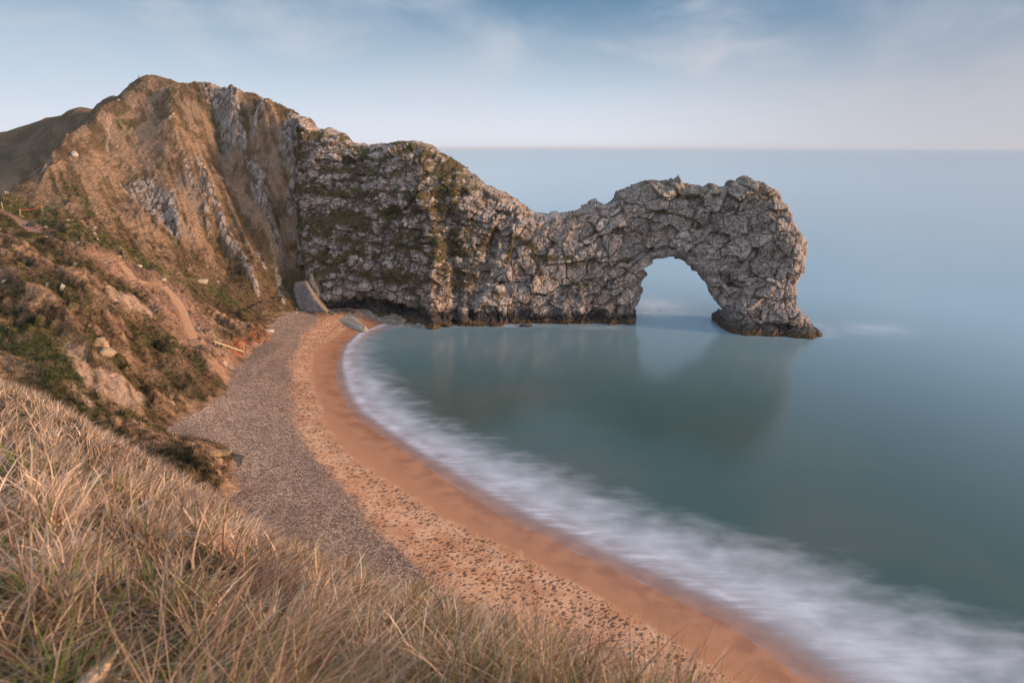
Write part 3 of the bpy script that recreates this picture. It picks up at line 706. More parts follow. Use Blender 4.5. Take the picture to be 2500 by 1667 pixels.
def rockify(P, N, veg, XW, ZW, fade):
    """stacked blocky relief along the normal, returns displaced P and block data"""
    warp = np.stack([fbm(P, 5, 2, off=101.), fbm(P, 5, 2, off=102.), fbm(P, 5, 2, off=103.)], 1) * 1.2
    Q = P + warp
    a = np.where(XW < 0, -0.25, 0.45); Qr = np.stack([Q[:, 0] + a * Q[:, 2] * 0.5, Q[:, 1], Q[:, 2] - a * Q[:, 0] * 0.5], 1)
    fA, eA, rA, dA, idA = worley(Qr, (6.5, 6.0, 4.6)); fB, eB, rB, dB, idB = worley(Qr, (3.3, 3.3, 2.2), off=11.); fC, eC, rC, dC, _ = worley(Qr, (1.15, 1.15, 0.85), off=23.)
    cs_, sn_ = math.cos(0.62), math.sin(0.62); Qb = np.stack([Q[:, 0] * cs_ + Q[:, 2] * sn_, Q[:, 1], -Q[:, 0] * sn_ + Q[:, 2] * cs_], 1)
    B2 = worley(Qb, (5.6, 3.4, 1.9), off=15.); sel_ = XW > -6 + 4 * fbm(P, 9, 2, off=119.)
    fB = np.where(sel_, B2[0], fB); eB = np.where(sel_, B2[1], eB); rB = np.where(sel_, B2[2], rB); dB = np.where(sel_[:, None], B2[3], dB); idB = np.where(sel_, B2[4], idB)
    fD, eD, rD, _, _ = worley(Qr, (0.55, 0.55, 0.45), off=33.)
    # tilted facet: each block's face is a plane with its own slant
    tA = (RND[idA, 0] - 0.5) * dA[:, 0] + (RND[idA, 1] - 0.5) * dA[:, 2]; tB = (RND[idB, 0] - 0.5) * dB[:, 0] + (RND[idB, 1] - 0.5) * dB[:, 2]
    amp_ = 0.4 + 0.8 * np.clip(0.5 + 1.5 * fbm(P, 9, 2, off=117.), 0, 1)
    d = (rA - 0.5) * 1.8 + tA * 2.9 + ((rB - 0.5) * 0.75 + tB * 1.5 + (rC - 0.5) * 0.20) * amp_ + (rD - 0.5) * 0.06
    jn_ = np.clip(0.5 + 1.2 * fbm(P, 7, 2, off=106.), 0, 1)
    d += -0.7 * jn_ * sm(eA, 0.08, 0.0) - 0.35 * (1 - jn_) * sm(eB, 0.10, 0.0) - 0.14 * sm(eC, 0.14, 0.0)
    d += 0.5 * fbm(P, (4, 4, 3), 4, 0.5, off=104.)
    j1 = np.abs(fbm(P, (6, 6, 9), 4, 0.55, off=107.)); j2 = np.abs(fbm(np.stack([P[:, 0] + 0.5 * P[:, 2], P[:, 1], P[:, 2] - 0.5 * P[:, 0]], 1), (3.2, 3.2, 5.5), 4, 0.6, off=108.)); j3 = np.abs(fbm(P, (4, 4, 1.7), 4, 0.6, off=109.))
    jj_ = np.maximum(sm(j1, 0.045, 0.0), np.maximum(0.7 * sm(j2, 0.05, 0.0), 0.6 * sm(j3, 0.045, 0.0)))
    d -= 0.42 * jj_
    d *= (1 - 0.55 * veg); d += veg * (0.35 * fbm(P, 1.2, 3, off=105.) + 0.15)
    return P + N * (d * fade)[:, None], (eA, eB, eC, rA, rB, rC, d, jj_)
def rockcolor(P, dat, veg, XW, ZW):
    eA, eB, eC, rA, rB, rC, d, jj_ = dat
    nL = fbm(P, 14, 4, 0.55, off=110.); nM = fbm(P, 3.5, 4, 0.6, off=111.); nS = fbm(P, 0.9, 3, 0.6, off=112.); nV = fbm(P, (1.2, 1.2, 7), 3, 0.6, off=113.)
    c = np.tile(col(0.375, 0.316, 0.282), (len(P), 1)) * (1 + 0.03 * sm(XW, 0, -14))[:, None] * (0.82 + 0.26 * rA + 0.24 * rB + 0.08 * rC + 0.14 * nM)[:, None]
    c = lerpc(c, c * col(1.12, 0.98, 0.86), sm(nL, -0.1, 0.4) * 0.8)
    c = lerpc(c, col(0.10, 0.085, 0.07), sm(nV + 0.4 * nM + 0.25 * sm(ZW, 18, 4), 0.12, 0.6) * 0.62)
    c = lerpc(c, col(0.19, 0.16, 0.085), sm(ZW + 3 * nM, 33, 44) * sm(XW, -20, 10) * 0.45)     # lichen on the crest
    lf = sm(XW, 0, -12); dn = 0.5 + fbm(P, 5, 3, off=118.)
    dirt = np.clip(sm(eB, 0.10 + 0.16 * lf * np.clip(dn + .3, 0, 1), 0.02) * (0.5 + 0.5 * lf) + sm(eA, 0.10, 0.02) * 0.8 + (0.30 + 0.1 * lf) * sm(eC, 0.12, 0.02), 0, 1) * np.clip(0.35 + dn, 0, 1)
    c = lerpc(c, col(0.060, 0.043, 0.024), np.clip(np.maximum(dirt * 0.75, jj_ * 0.6), 0, 1))
    brown = sm(nM + 0.5 * nS + 0.2 * nL, 0.10, 0.38) * np.where(XW < -2, 0.45, 0.35)
    c = lerpc(c, col(0.100, 0.070, 0.040), brown * 0.8)
    cv = lerpc(np.tile(col(0.085, 0.062, 0.032), (len(P), 1)), col(0.048, 0.054, 0.020), sm(nM + nS * 0.5, -0.1, 0.4))
    cv = lerpc(cv, col(0.14, 0.095, 0.05), sm(nS - 0.3 * nM, 0.05, 0.4) * 0.6)
    c = c * (1 - veg[:, None]) + cv * veg[:, None]
    # tide bands: black lichen above ochre weed
    tb = ZW + 1.1 * nM + 0.5 * nL
    dk = sm(tb, np.where(XW < -15, 6.0, 4.2), np.where(XW < -15, 3.8, 2.2)) * np.where(XW < 52, 1.0, 0.8)
    shelf = sm(XW, -52, -47) * sm(XW, -27, -30) * sm(ZW, 2.4, 1.6)
    c = lerpc(c, col(0.022, 0.021, 0.024), dk * 0.88 * sm(nS + 1.0, 0.1, 0.5))
    c = lerpc(c, col(0.105, 0.068, 0.034), sm(ZW + 0.6 * nM, 1.9, 0.9) * 0.85)
    return np.clip(c, 0.008, 0.7)
gi = np.arange(len(G)).reshape(mz_, mx_)
cell = ins.reshape(mz_, mx_); cellk = cell[:-1, :-1] & cell[1:, :-1] & cell[:-1, 1:] & cell[1:, 1:]
usedv = np.zeros((mz_, mx_), bool)
for s_ in ((slice(0, -1), slice(0, -1)), (slice(1, None), slice(0, -1)), (slice(0, -1), slice(1, None)), (slice(1, None), slice(1, None))): usedv[s_] |= cellk
full = np.zeros((mz_, mx_), bool); full[1:-1, 1:-1] = cellk[:-1, :-1] & cellk[1:, :-1] & cellk[:-1, 1:] & cellk[1:, 1:]
full[0, 1:-1] = cellk[0, :-1] & cellk[0, 1:]; full[1:-1, 0] = cellk[:-1, 0] & cellk[1:, 0]
bnd = (usedv & ~full).ravel(); usedf = usedv.ravel()
offb = np.where(bnd & (dm < 1.5), 0, off)
ms_ = {}
for sgn in (-1, 1):
    Pf = np.stack([XW, yc + sgn * offb * (1.0 if sgn < 0 else 0.9), ZW], 1)
    Ng = normals_grid(Pf.reshape(mz_, mx_, 3)).reshape(-1, 3) * (1 if sgn < 0 else -1)
    # outward in-plane direction at the outline, so the crest is craggy too
    sel = usedf
    gd = np.gradient(dm.reshape(mz_, mx_), st); outn = np.stack([-gd[1].ravel(), 0 * XW, -gd[0].ravel()], 1)
    edge = sm(dm, 1.6, 0.0)[:, None]
    Nn = Ng * (1 - edge) + outn * edge; Nn /= np.linalg.norm(Nn, axis=1)[:, None] + 1e-6
    Ps = Pf[sel]; fade = np.where(dm[sel] < 1.5, 0.28 + 0.5 * dm[sel] / 1.5 * 0.96, 1.0)
    P0 = base3[sel] * (edge[sel] > 0.98) + Ps * (edge[sel] <= 0.98)
    Pd, dat = rockify(Ps, Nn[sel], veg[sel], XW[sel], ZW[sel], fade)
    cc = rockcolor(Ps, dat, veg[sel], XW[sel], ZW[sel])
    ms_[sgn] = (Pd, cc, sel)
mp = np.cumsum(usedf) - 1
nV = int(usedf.sum())
qf = grid_quads(mx_, mz_, cellk); qf_l = mp[qf]
qb = qf_l[:, ::-1] + nV
# share the outline ring: back vertices on the ring use the front's
ring = bnd & (dm < 1.5)
ringl = ring[usedf]
bmap = np.arange(nV) + nV; bmap[ringl] = np.arange(nV)[ringl]
qb = bmap[qf_l[:, ::-1]]
Vall = np.vstack([ms_[-1][0], ms_[1][0]]); Call = np.vstack([ms_[-1][1], ms_[1][1]])
vegl = veg[usedf]; RK = np.concatenate([1 - vegl, 1 - vegl])
xq = Vall[qf_l[:, 0], 0]
M_ROCK = mat_land('limestone', 1.0, 0.55, 0.88, 0.6)
SPLIT = -9.0
for nm, sel, lab in (('cliff', XW[qf[:, 0]] < SPLIT, None), ('rock_arch', XW[qf[:, 0]] >= SPLIT, 1)):
    QQ = np.vstack([qf_l[sel], qb[sel]])
    V_, Q_, A_ = compact(Vall, QQ, {'Col': Call, 'rock': RK})
    o = mesh_obj(nm, V_, Q_, M_ROCK, A_, smooth=False)
    if lab: tag(o, 'massive grey limestone arch standing in the sea with a rounded opening through it', 'rock arch')
    else: tag(o, 'steep grey limestone cliff with grassy ledges at the head of the cove', kind='structure')

# ------------------------------------------------------------------ beach
bx = np.arange(-112, 70, 0.3); by = np.arange(18, 222, 0.3)
BX, BY = np.meshgrid(bx, by); PB = np.stack([BX.ravel(), BY.ravel()], 1)
db, sb = shore_d(PB)
PB3 = np.stack([PB[:, 0], PB[:, 1], 0 * db], 1)
nb1 = fbm(PB3, 12, 3, off=120.); nb2 = fbm(PB3, 2.0, 3, off=121.)
zb = beach_z(db) + (0.10 * nb1 + 0.05 * nb2) * sm(db, 2, 10)
dS, _, sS = seg_dist(PB + np.stack([nb1, nb2], 1) * 0.7, SANDB); sandd = np.where(sS < 0, dS, -dS)       # + landward of wet sand
dG, _, sG = seg_dist(PB + np.stack([nb2, nb1], 1) * 1.0, SHING); shgd = np.where(sG < 0, dG, -dG)        # + landward: shingle
kb = ((db > -12) & (db < 62)).reshape(len(by), len(bx))[:-1, :-1]
V_, Q_, A_ = compact(np.stack([PB[:, 0], PB[:, 1], zb], 1), grid_quads(len(bx), len(by), kb), {'shore': db, 'sandd': sandd, 'shgd': shgd, 'arc': sb})
m, t, b = principled('sand_and_shingle', 0.9, 0.3)
tc = t.new('ShaderNodeTexCoord'); P = tc.outputs['Object']
sh = t.attr('shore').outputs['Fac']; sd = t.attr('sandd').outputs['Fac']; sg = t.attr('shgd').outputs['Fac']
nf = t.noise(P, 9, 5, 0.7); nmid = t.noise(P, 0.35, 4, 0.5); ngr = t.noise(P, 1.3, 4, 0.6)
wet = t.mix(t.ramp(sh, 0.0, 9.0), (0.30, 0.135, 0.075, 1), (0.45, 0.215, 0.115, 1))
wet = t.mix(t.ramp(nmid, 0.35, 0.65), wet, (0.42, 0.20, 0.11, 1))
dry = t.mix(t.ramp(nmid, 0.4, 0.62), (0.60, 0.345, 0.21, 1), (0.50, 0.25, 0.135, 1))
# footprints: scuffed pits in the dry sand, elongated along the walk
pm = t.mapping(P, scale=(1.0, 1.0, 1.0), rot=(0, 0, radians(40)))
pm = t.mapping(pm, scale=(1.5, 0.95, 1.0))
vo = t.voro(pm, 1.0, 'F1', 1.0)
pd_ = t.math('ADD', vo['Distance'], t.lin(ngr, 0.3, 0.7, -0.13, 0.16))
rsel = t.new('ShaderNodeSeparateColor'); t.l.new(vo['Color'], rsel.inputs[0])
trod = t.ramp(t.noise(P, 0.09, 3, 0.6), 0.36, 0.60)
pit = t.math('MULTIPLY', t.ramp(pd_, 0.40, 0.24), t.math('LESS_THAN', rsel.outputs[0], t.lin(trod, 0, 1, 0.45, 0.97)))
vo2 = t.voro(t.mapping(pm, loc=(5.3, 2.1, 0), scale=(1.7, 1.9, 1)), 1.0, 'F1', 1.0)
rs2 = t.new('ShaderNodeSeparateColor'); t.l.new(vo2['Color'], rs2.inputs[0])
pit2 = t.math('MULTIPLY', t.ramp(vo2['Distance'], 0.42, 0.28), t.math('LESS_THAN', rs2.outputs[0], t.lin(trod, 0, 1, 0.4, 0.9)))
pit = t.math('MAXIMUM', pit, t.math('MULTIPLY', pit2, 0.8))
onb = t.math('MULTIPLY', t.ramp(sd, -0.6, 0.5), t.ramp(sg, 0.8, -0.5))
pit = t.math('MULTIPLY', pit, onb)
rpl = t.noise(t.mapping(P, scale=(0.5, 2.2, 1), rot=(0, 0, radians(-20))), 1.2, 5, 0.65)
dryc = t.mix(t.math('MULTIPLY', t.math('MAXIMUM', t.ramp(t.noise(P, 0.25, 4, 0.6), 0.45, 0.65), t.ramp(rpl, 0.5, 0.66)), 0.6), dry, (0.38, 0.18, 0.095, 1))
drys = t.mix(t.math('MULTIPLY', pit, 0.86), dryc, (0.085, 0.045, 0.038, 1))
sdn = t.math('ADD', sd, t.lin(t.noise(P, 0.6, 5, 0.65), 0.3, 0.7, -0.9, 0.9)); sand = t.mix(t.ramp(sdn, -0.8, 0.7), wet, drys)
# shingle
vs = t.voro(P, 3.6, 'F1', 1.0); ss = t.new('ShaderNodeSeparateColor'); t.l.new(vs['Color'], ss.inputs[0])
vs2 = t.voro(t.mapping(P, scale=(1.0, 1.5, 1), rot=(0, 0, radians(30))), 1.5, 'F1', 1.0); ss2 = t.new('ShaderNodeSeparateColor'); t.l.new(vs2['Color'], ss2.inputs[0])
peb = t.mix(ss.outputs[0], (0.44, 0.285, 0.20, 1), (0.82, 0.575, 0.42, 1))
peb = t.mix(t.math('MULTIPLY', t.ramp(vs['Distance'], 0.25, 0.60), 0.6), peb, (0.07, 0.045, 0.04, 1))
hol = t.math('MULTIPLY', t.ramp(t.math('ADD', vs2['Distance'], t.lin(nf, 0.3, 0.7, -0.12, 0.12)), 0.52, 0.26), t.math('GREATER_THAN', ss2.outputs[0], 0.25))
peb = t.mix(t.math('MULTIPLY', hol, 0.85), peb, (0.115, 0.072, 0.058, 1))
drk = t.ramp(t.noise(t.mapping(P, scale=(1, 0.45, 1), rot=(0, 0, radians(-25))), 0.07, 4, 0.6), 0.40, 0.60)
bandd = t.math('MULTIPLY', t.ramp(t.math('ADD', sg, t.lin(nmid, 0.3, 0.7, -7.0, 7.0)), 17.0, 3.0), 0.6)
drk = t.math('MAXIMUM', drk, bandd)
peb = t.mix(t.math('MULTIPLY', drk, 0.62), peb, (0.13, 0.082, 0.062, 1))
edge_ = t.math('ADD', t.math('ADD', sg, t.lin(ngr, 0.3, 0.7, -1.3, 1.3)), t.lin(nf, 0.3, 0.7, -0.9, 0.9))
c = t.mix(t.ramp(edge_, -0.6, 0.9), sand, peb)
fine = t.lin(nf, 0.3, 0.7, 0.82, 1.18); fc = t.new('ShaderNodeCombineXYZ')
for i in range(3): t.l.new(fine, fc.inputs[i])
t.l.new(t.mix(1.0, c, fc.outputs[0], 'MULTIPLY'), b.inputs['Base Color'])
wetr = t.ramp(sh, 0.0, 7.0, 0.28, 0.9); t.l.new(wetr, b.inputs['Roughness'])
hgt = t.math('SUBTRACT', t.math('MULTIPLY', ngr, t.math('MULTIPLY', onb, 0.5)), t.math('MULTIPLY', pit, 0.5))
shh = t.math('MULTIPLY', t.math('SUBTRACT', t.math('SUBTRACT', 0.5, vs['Distance']), t.math('MULTIPLY', hol, 0.7)), t.ramp(edge_, -0.3, 0.9))
hgt = t.math('ADD', hgt, shh)
bp = t.new('ShaderNodeBump'); bp.inputs['Strength'].default_value = 0.8; bp.inputs['Distance'].default_value = 0.22
t.l.new(hgt, bp.inputs['Height']); t.l.new(bp.outputs[0], b.inputs['Normal'])
o = mesh_obj('beach', V_, Q_, m, A_); tag(o, kind='structure', label='curving beach of orange sand and grey shingle')

# ------------------------------------------------------------------ sea
wx = axis(-60000, 60000, -70, 130, 0.7, 1.10, 6000.0); wy = axis(-3000, 90000, 40, 232, 0.7, 1.10, 6000.0)
WX, WY = np.meshgrid(wx, wy); PW = np.stack([WX.ravel(), WY.ravel()], 1)
ds_, arcs = shore_d(PW); dsea = -ds_; dsea = np.where((PW[:, 0] > 62) | (PW[:, 1] > 226) | (PW[:, 1] < 25), np.maximum(np.abs(ds_), 200), dsea)
dF, _, sF = seg_dist(PW, FOAM)
fsd = np.where(sF < 0, dF, -dF)      # + towards the beach
ins_f = np.clip(dsea, 0, None) / (np.clip(dsea, 0, None) + np.clip(fsd, 0, None) + 1e-3)
q = np.where(fsd > 0, ins_f, 1.0 + np.clip(-fsd, 0, 40) / 12.0); q = np.where(dsea < 0, 0, q); q = np.where((dsea > 60) | (PW[:, 1] > 230), 3.0, q)
# surge foam round the rock foot
FOOT = [(-33, 197), (-19, 194), (0, 196.5), (20, 197), (33, 196), (36, 200), (38, 206), (36, 214)]
FOOT2 = [(60, 196), (59, 188), (64, 185), (76, 182.5), (88, 182.5), (91, 188), (90, 196), (84, 204)]
dr1, _, _ = seg_dist(PW, FOOT); dr2, _, _ = seg_dist(PW, FOOT2)
pool = np.exp(-(((PW[:, 0] - 47) / 9) ** 2 + ((PW[:, 1] - 222) / 12) ** 2))
pool = np.maximum(pool, 0.7 * np.exp(-(((PW[:, 0] - 43) / 7) ** 2 + ((PW[:, 1] - 208) / 5) ** 2)))
pool = np.maximum(pool, 0.5 * np.exp(-(((PW[:, 0] - 104) / 10) ** 2 + ((PW[:, 1] - 190) / 7) ** 2)))
pool = np.maximum(pool, 0.8 * np.exp(-(((PW[:, 0] - 2) / 9) ** 2 + ((PW[:, 1] - 194) / 1.8) ** 2)))
pool = np.maximum(pool, 0.5 * np.exp(-(((PW[:, 0] - 27) / 8) ** 2 + ((PW[:, 1] - 192) / 2.5) ** 2)))
pool = np.maximum(pool, 0.30 * sm(np.minimum(dr1, dr2), 4, 0.2))
V_, Q_, A_ = compact(np.stack([PW[:, 0], PW[:, 1], 0 * PW[:, 0]], 1), grid_quads(len(wx), len(wy)), {'dsea': np.clip(dsea, -10, 400), 'q': q, 'pool': pool})
m = bpy.data.materials.new('sea_water'); m.use_nodes = True; t = NT(m.node_tree); b = t.n['Principled BSDF']; out = t.n['Material Output']
tc = t.new('ShaderNodeTexCoord'); P = tc.outputs['Object']
ds = t.attr('dsea').outputs['Fac']; qa = t.attr('q').outputs['Fac']; po = t.attr('pool').outputs['Fac']
stk = t.noise(t.mapping(P, scale=(0.20, 1.15, 1), rot=(0, 0, radians(12))), 1.0, 4, 0.45, 0.15)
fine = t.noise(t.mapping(P, scale=(0.35, 3.2, 1), rot=(0, 0, radians(12))), 1.0, 4, 0.6, 0.3)
blot = t.noise(P, 0.16, 5, 0.55, 0.4)
fringe = t.noise(t.mapping(P, scale=(0.8, 1.3, 1), rot=(0, 0, radians(10))), 0.24, 3, 0.45, 0.2)
qe = t.math('ADD', qa, t.lin(t.math('ADD', t.math('MULTIPLY', stk, 0.3), t.math('MULTIPLY', fringe, 0.7)), 0.32, 0.68, -0.22, 0.22))
body = t.math('MULTIPLY', t.ramp(qa, 0.0, 0.30, 0.15, 1.0), t.ramp(qe, 1.5, 0.15))
tex = t.math('ADD', t.lin(stk, 0.3, 0.7, 0.64, 0.92), t.lin(fine, 0.3, 0.7, -0.05, 0.05))
foam = t.math('MULTIPLY', body, tex)
foam = t.math('MULTIPLY', foam, t.lin(blot, 0.3, 0.7, 0.78, 1.12))
pf = t.math('MULTIPLY', po, t.lin(blot, 0.3, 0.7, 0.25, 1.15))
foam = t.math('MAXIMUM', foam, t.math('MULTIPLY', pf, 0.6))
foam = t.math('MULTIPLY', t.math('MAXIMUM', foam, t.math('MULTIPLY', t.ramp(ds, 0.35, 0.0, 0.0, 0.4), t.ramp(fringe, 0.45, 0.65))), 1.0, clamp=True)
murk = t.ramp(t.noise(P, 0.028, 4, 0.5), 0.42, 0.62)
near_ = t.ramp(ds, 90, 12)
deep = t.mix(t.math('MULTIPLY', t.math('MULTIPLY', murk, near_), 0.75), (0.040, 0.082, 0.074, 1), (0.080, 0.095, 0.076, 1))
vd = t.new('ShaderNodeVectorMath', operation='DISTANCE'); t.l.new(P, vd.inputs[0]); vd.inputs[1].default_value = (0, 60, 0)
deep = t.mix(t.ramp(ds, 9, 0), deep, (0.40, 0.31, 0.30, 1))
deep = t.mix(t.ramp(vd.outputs['Value'], 50, 230), deep, (0.32, 0.46, 0.54, 1))  # paler with distance, the sky's reflection put into the base colour
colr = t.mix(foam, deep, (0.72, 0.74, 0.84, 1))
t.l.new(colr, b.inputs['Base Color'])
t.l.new(t.lin(foam, 0, 1, 0.165, 0.7), b.inputs['Roughness'])
b.inputs['IOR'].default_value = 1.45
rip = t.noise(t.mapping(P, scale=(0.25, 0.9, 1)), 1.0, 5, 0.6)
rip2 = t.noise(t.mapping(P, scale=(0.03, 0.10, 1)), 1.0, 4, 0.6)
bp = t.new('ShaderNodeBump'); bp.inputs['Strength'].default_value = 0.30; bp.inputs['Distance'].default_value = 0.07
t.l.new(t.math('ADD', rip, t.math('MULTIPLY', rip2, 2.0)), bp.inputs['Height']); t.l.new(bp.outputs[0], b.inputs['Normal'])
tr = t.new('ShaderNodeBsdfTransparent'); mx = t.new('ShaderNodeMixShader')
alpha = t.math('MAXIMUM', t.ramp(ds, 0.0, 9.0, 0.28, 1.0), foam)
t.l.new(alpha, mx.inputs[0]); t.l.new(tr.outputs[0], mx.inputs[1]); t.l.new(b.outputs[0], mx.inputs[2]); t.l.new(mx.outputs[0], out.inputs[0])
o = mesh_obj('sea', V_, Q_, m, A_); tag(o, kind='structure', label='smooth grey green sea filling the cove out to the horizon')
# sea bed just below, so the shallow water has something under it
o = mesh_obj('sea_bed', [(-400, -200, -1.6), (500, -200, -1.6), (500, 600, -1.6), (-400, 600, -1.6)], [(0, 1, 2, 3)], mat_plain('sea_bed_sand', (0.10, 0.09, 0.065), 0.9, 0.3)); tag(o, kind='structure')

# ------------------------------------------------------------------ near grassy slope
CREST = [(0, 915, 26), (76, 946, 24), (164, 992, 21), (249, 1041, 18.5), (344, 1091, 16), (444, 1148, 13.5), (574, 1225, 11), (650, 1275, 10), (727, 1312, 9), (823, 1350, 8), (899, 1395, 7), (1000, 1440, 6.2),
         (1105, 1475, 5.4), (1275, 1510, 4.6), (1413, 1560, 4.0), (1530, 1625, 3.6), (1620, 1700, 3.1), (1750, 1850, 2.6)]
cth = []; csl = []; crr = []
for x, y, Yc in CREST:
    p = at_y(x, y, Yc); r = math.hypot(p[0], p[1]); cth.append(math.degrees(math.atan2(p[0], p[1]))); crr.append(r); csl.append((p[2] - CAM_Z - np.interp(r, [3, 6, 10, 14, 20, 26], [.26, .30, .36, .36, .30, .20])) / r)
cth = [-180, -110, -75, -50] + cth + [32, 45, 70, 110, 180]; csl = [0.12, 0.05, -0.1, -0.24] + csl + [-1.3, -1.3, -1.0, -0.5, 0.12]; crr = [60, 50, 40, 32] + crr + [2.3, 2.2, 3, 8, 60]
CH = 1.45
def near_z(x, y):
    r = np.hypot(x, y) + 1e-6; th = np.degrees(np.arctan2(x, y))
    s = np.interp(th, cth, csl); rc = np.interp(th, cth, crr)
    f = r / rc
    z = s * r - CH * np.where(f < 1, (1 - f) ** 2, 0) - np.where(f > 1, np.minimum(1.6 * (f - 1) ** 2 * CH * 2, 0.02 * (r - rc) ** 2 + 0.75 * (r - rc)), 0)
    return CAM_Z + z
th = np.radians(np.arange(-180, 180.01, 0.75)); rr = np.concatenate([[0.0], np.geomspace(0.3, 95, 190)])
TH, RR = np.meshgrid(th, rr); gxn = RR * np.sin(TH); gyn = RR * np.cos(TH)
zn = near_z(gxn.ravel(), gyn.ravel()); Pn = np.stack([gxn.ravel(), gyn.ravel(), zn], 1)
amp = np.minimum(1, RR.ravel() / 6)
Pn[:, 2] += amp * (0.12 * fbm(Pn, 1.6, 3, off=130.) + 0.25 * fbm(Pn, 6, 3, off=131.) * np.minimum(1, RR.ravel() / 14)) * (RR.ravel() < 60)
Pn[:, 2] = np.maximum(Pn[:, 2], -4)
kn = ((Pn[:, 2] > -3).reshape(TH.shape))[:-1, :-1]
nn = fbm(Pn, 0.5, 3, off=132.)
cn = lerpc(np.tile(col(0.045, 0.034, 0.020), (len(Pn), 1)), col(0.12, 0.08, 0.045), sm(nn, -0.4, 0.5))
rck = sm(RR.ravel() / np.interp(np.degrees(TH.ravel()), cth, crr), 1.5, 2.2)
cn = lerpc(cn, col(0.20, 0.14, 0.09), rck)
V_, Q_, A_ = compact(Pn, grid_quads(len(th), len(rr), kn)[:, ::-1], {'Col': cn, 'rock': 0 * nn})
M_NEAR = mat_land('near_turf', 3.0, 0.6)
o = mesh_obj('grassy_slope', V_, Q_, M_NEAR, A_); tag(o, kind='structure', label='near slope under long dry grass at the viewpoint')

# ---- long dry grass
def make_blades(n, rmin, rmax, thmin, thmax, seed, lmin, lmax, wd, segs, greenf):
    g = np.random.default_rng(seed)
    r = np.exp(g.uniform(math.log(rmin), math.log(rmax), n)); th = g.uniform(thmin, thmax, n)
    thd = np.degrees(th); rc = np.interp(thd, cth, crr)
    k = r < rc * 1.25; r, th = r[k], th[k]; n = len(r)
    x = r * np.sin(th); y = r * np.cos(th)
    # gather into tussocks
    p0 = np.stack([x, y, 0 * x], 1)
    cs = np.clip(0.06 * r + 0.22, 0.25, 0.8)[:, None]
    f1_, e_, rv, dv, rid = worley(p0, (0.55, 0.55, 50.), off=140.)
    pull = g.uniform(0.0, 0.9, n) * (r < 16)
    x += dv[:, 0] * 0.55 * pull; y += dv[:, 1] * 0.55 * pull
    z = near_z(x, y)
    pp = np.stack([x, y, z], 1)
    z += np.minimum(1, r / 6) * (0.12 * fbm(pp, 1.6, 3, off=130.) + 0.25 * fbm(pp, 6, 3, off=131.) * np.minimum(1, r / 14)) - 0.03
    w1 = fbm(pp, 2.2, 3, off=141.); w2 = fbm(pp, 2.2, 3, off=142.); lush = fbm(pp, 1.3, 3, off=143.)
    isg = g.random(n) < greenf * (0.6 + 2.0 * sm(lush, -0.1, 0.5))
    L = g.uniform(lmin, lmax, n) * (0.75 + 0.5 * RND[rid, 1]) * (1 + 0.35 * w1) * np.where(isg, 0.85, 1.0)
    L *= np.clip(0.55 + 0.28 * r, 0.6, 1.0)
    lean = np.stack([0.35 + 0.9 * w1 + g.normal(0, 0.68, n) + 0.7 * (RND[rid, 0] - 0.5), 0.05 + 0.9 * w2 + g.normal(0, 0.66, n) + 0.7 * (RND[rid, 2] - 0.5)], 1)
    lean *= (1 + 0.9 * sm(r, 5, 1.5) * sm(x, 0.5, -1.0))[:, None]; flat = (g.random(n) < 0.12); lean *= np.where(flat, 2.4, 1.0)[:, None]
    droop = g.uniform(0.2, 1.2, n); kink = g.normal(0, 0.11, n); kph = g.uniform(0, 3.0, n)
    wd_ = wd * np.clip(r / 2.2, 0.75, 5.0) ** 0.75 * g.uniform(0.6, 1.4, n)
    ang = g.uniform(0, 2 * math.pi, n)
    sx = np.cos(ang); sy = np.sin(ang)
    vs = []
    for s in range(segs + 1):
        tt = s / segs
        b = lean * (tt ** 1.6)[..., None] if False else lean * (tt ** 1.6)
        nrm = 1 / np.sqrt(1 + (lean ** 2).sum(1) * 0.55)
        kk = kink * L * np.sin(tt * 3.4 + kph) * tt
        cxp = x + b[:, 0] * L * nrm - sy * kk; cyp = y + b[:, 1] * L * nrm + sx * kk
        czp = z + L * nrm * (tt - 0.45 * droop * (tt ** 3) * np.minimum(1, np.hypot(lean[:, 0], lean[:, 1])))
        hw = wd_ * (1 - tt) ** 0.7 * 0.5 + 0.0002
        if s == segs: hw = hw * 0
        vs.append(np.stack([cxp - sx * hw, cyp - sy * hw, czp], 1)); vs.append(np.stack([cxp + sx * hw, cyp + sy * hw, czp], 1))
    V = np.stack(vs, 1).reshape(-1, 3)      # blade-major
    k2 = 2 * (segs + 1); b0 = (np.arange(n) * k2)[:, None]
    Q = np.concatenate([b0 + np.array([[2 * s, 2 * s + 1, 2 * s + 3, 2 * s + 2]]) for s in range(segs)], 0)
    tone = g.random(n); t2 = g.random(n)
    c = lerpc(np.tile(col(0.53, 0.35, 0.225), (n, 1)), col(0.88, 0.67, 0.50), sm(tone, 0.5, 1.0))
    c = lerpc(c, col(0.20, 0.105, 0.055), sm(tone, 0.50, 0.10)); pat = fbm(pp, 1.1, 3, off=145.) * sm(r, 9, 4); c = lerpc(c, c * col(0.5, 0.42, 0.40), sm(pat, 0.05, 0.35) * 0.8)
    c = lerpc(c, col(0.34, 0.28, 0.25), sm(t2, 0.85, 0.95) * 0.8)
    c = c * (0.58 + 0.75 * RND[rid, 2])[:, None]; c = lerpc(c, c * col(0.60, 0.50, 0.38), sm(r, 4.2, 1.6) * (0.35 + 0.65 * (g.random(n) < 0.6)) * 0.8)  # nearest blades darkened, shade of the low slope put into the colour
    gc = lerpc(np.tile(col(0.085, 0.15, 0.022), (n, 1)), col(0.20, 0.22, 0.05), t2)
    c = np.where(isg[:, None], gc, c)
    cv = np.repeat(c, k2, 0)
    tv = np.tile(np.repeat(np.arange(segs + 1) / segs, 2), n)
    return V, Q, cv, tv
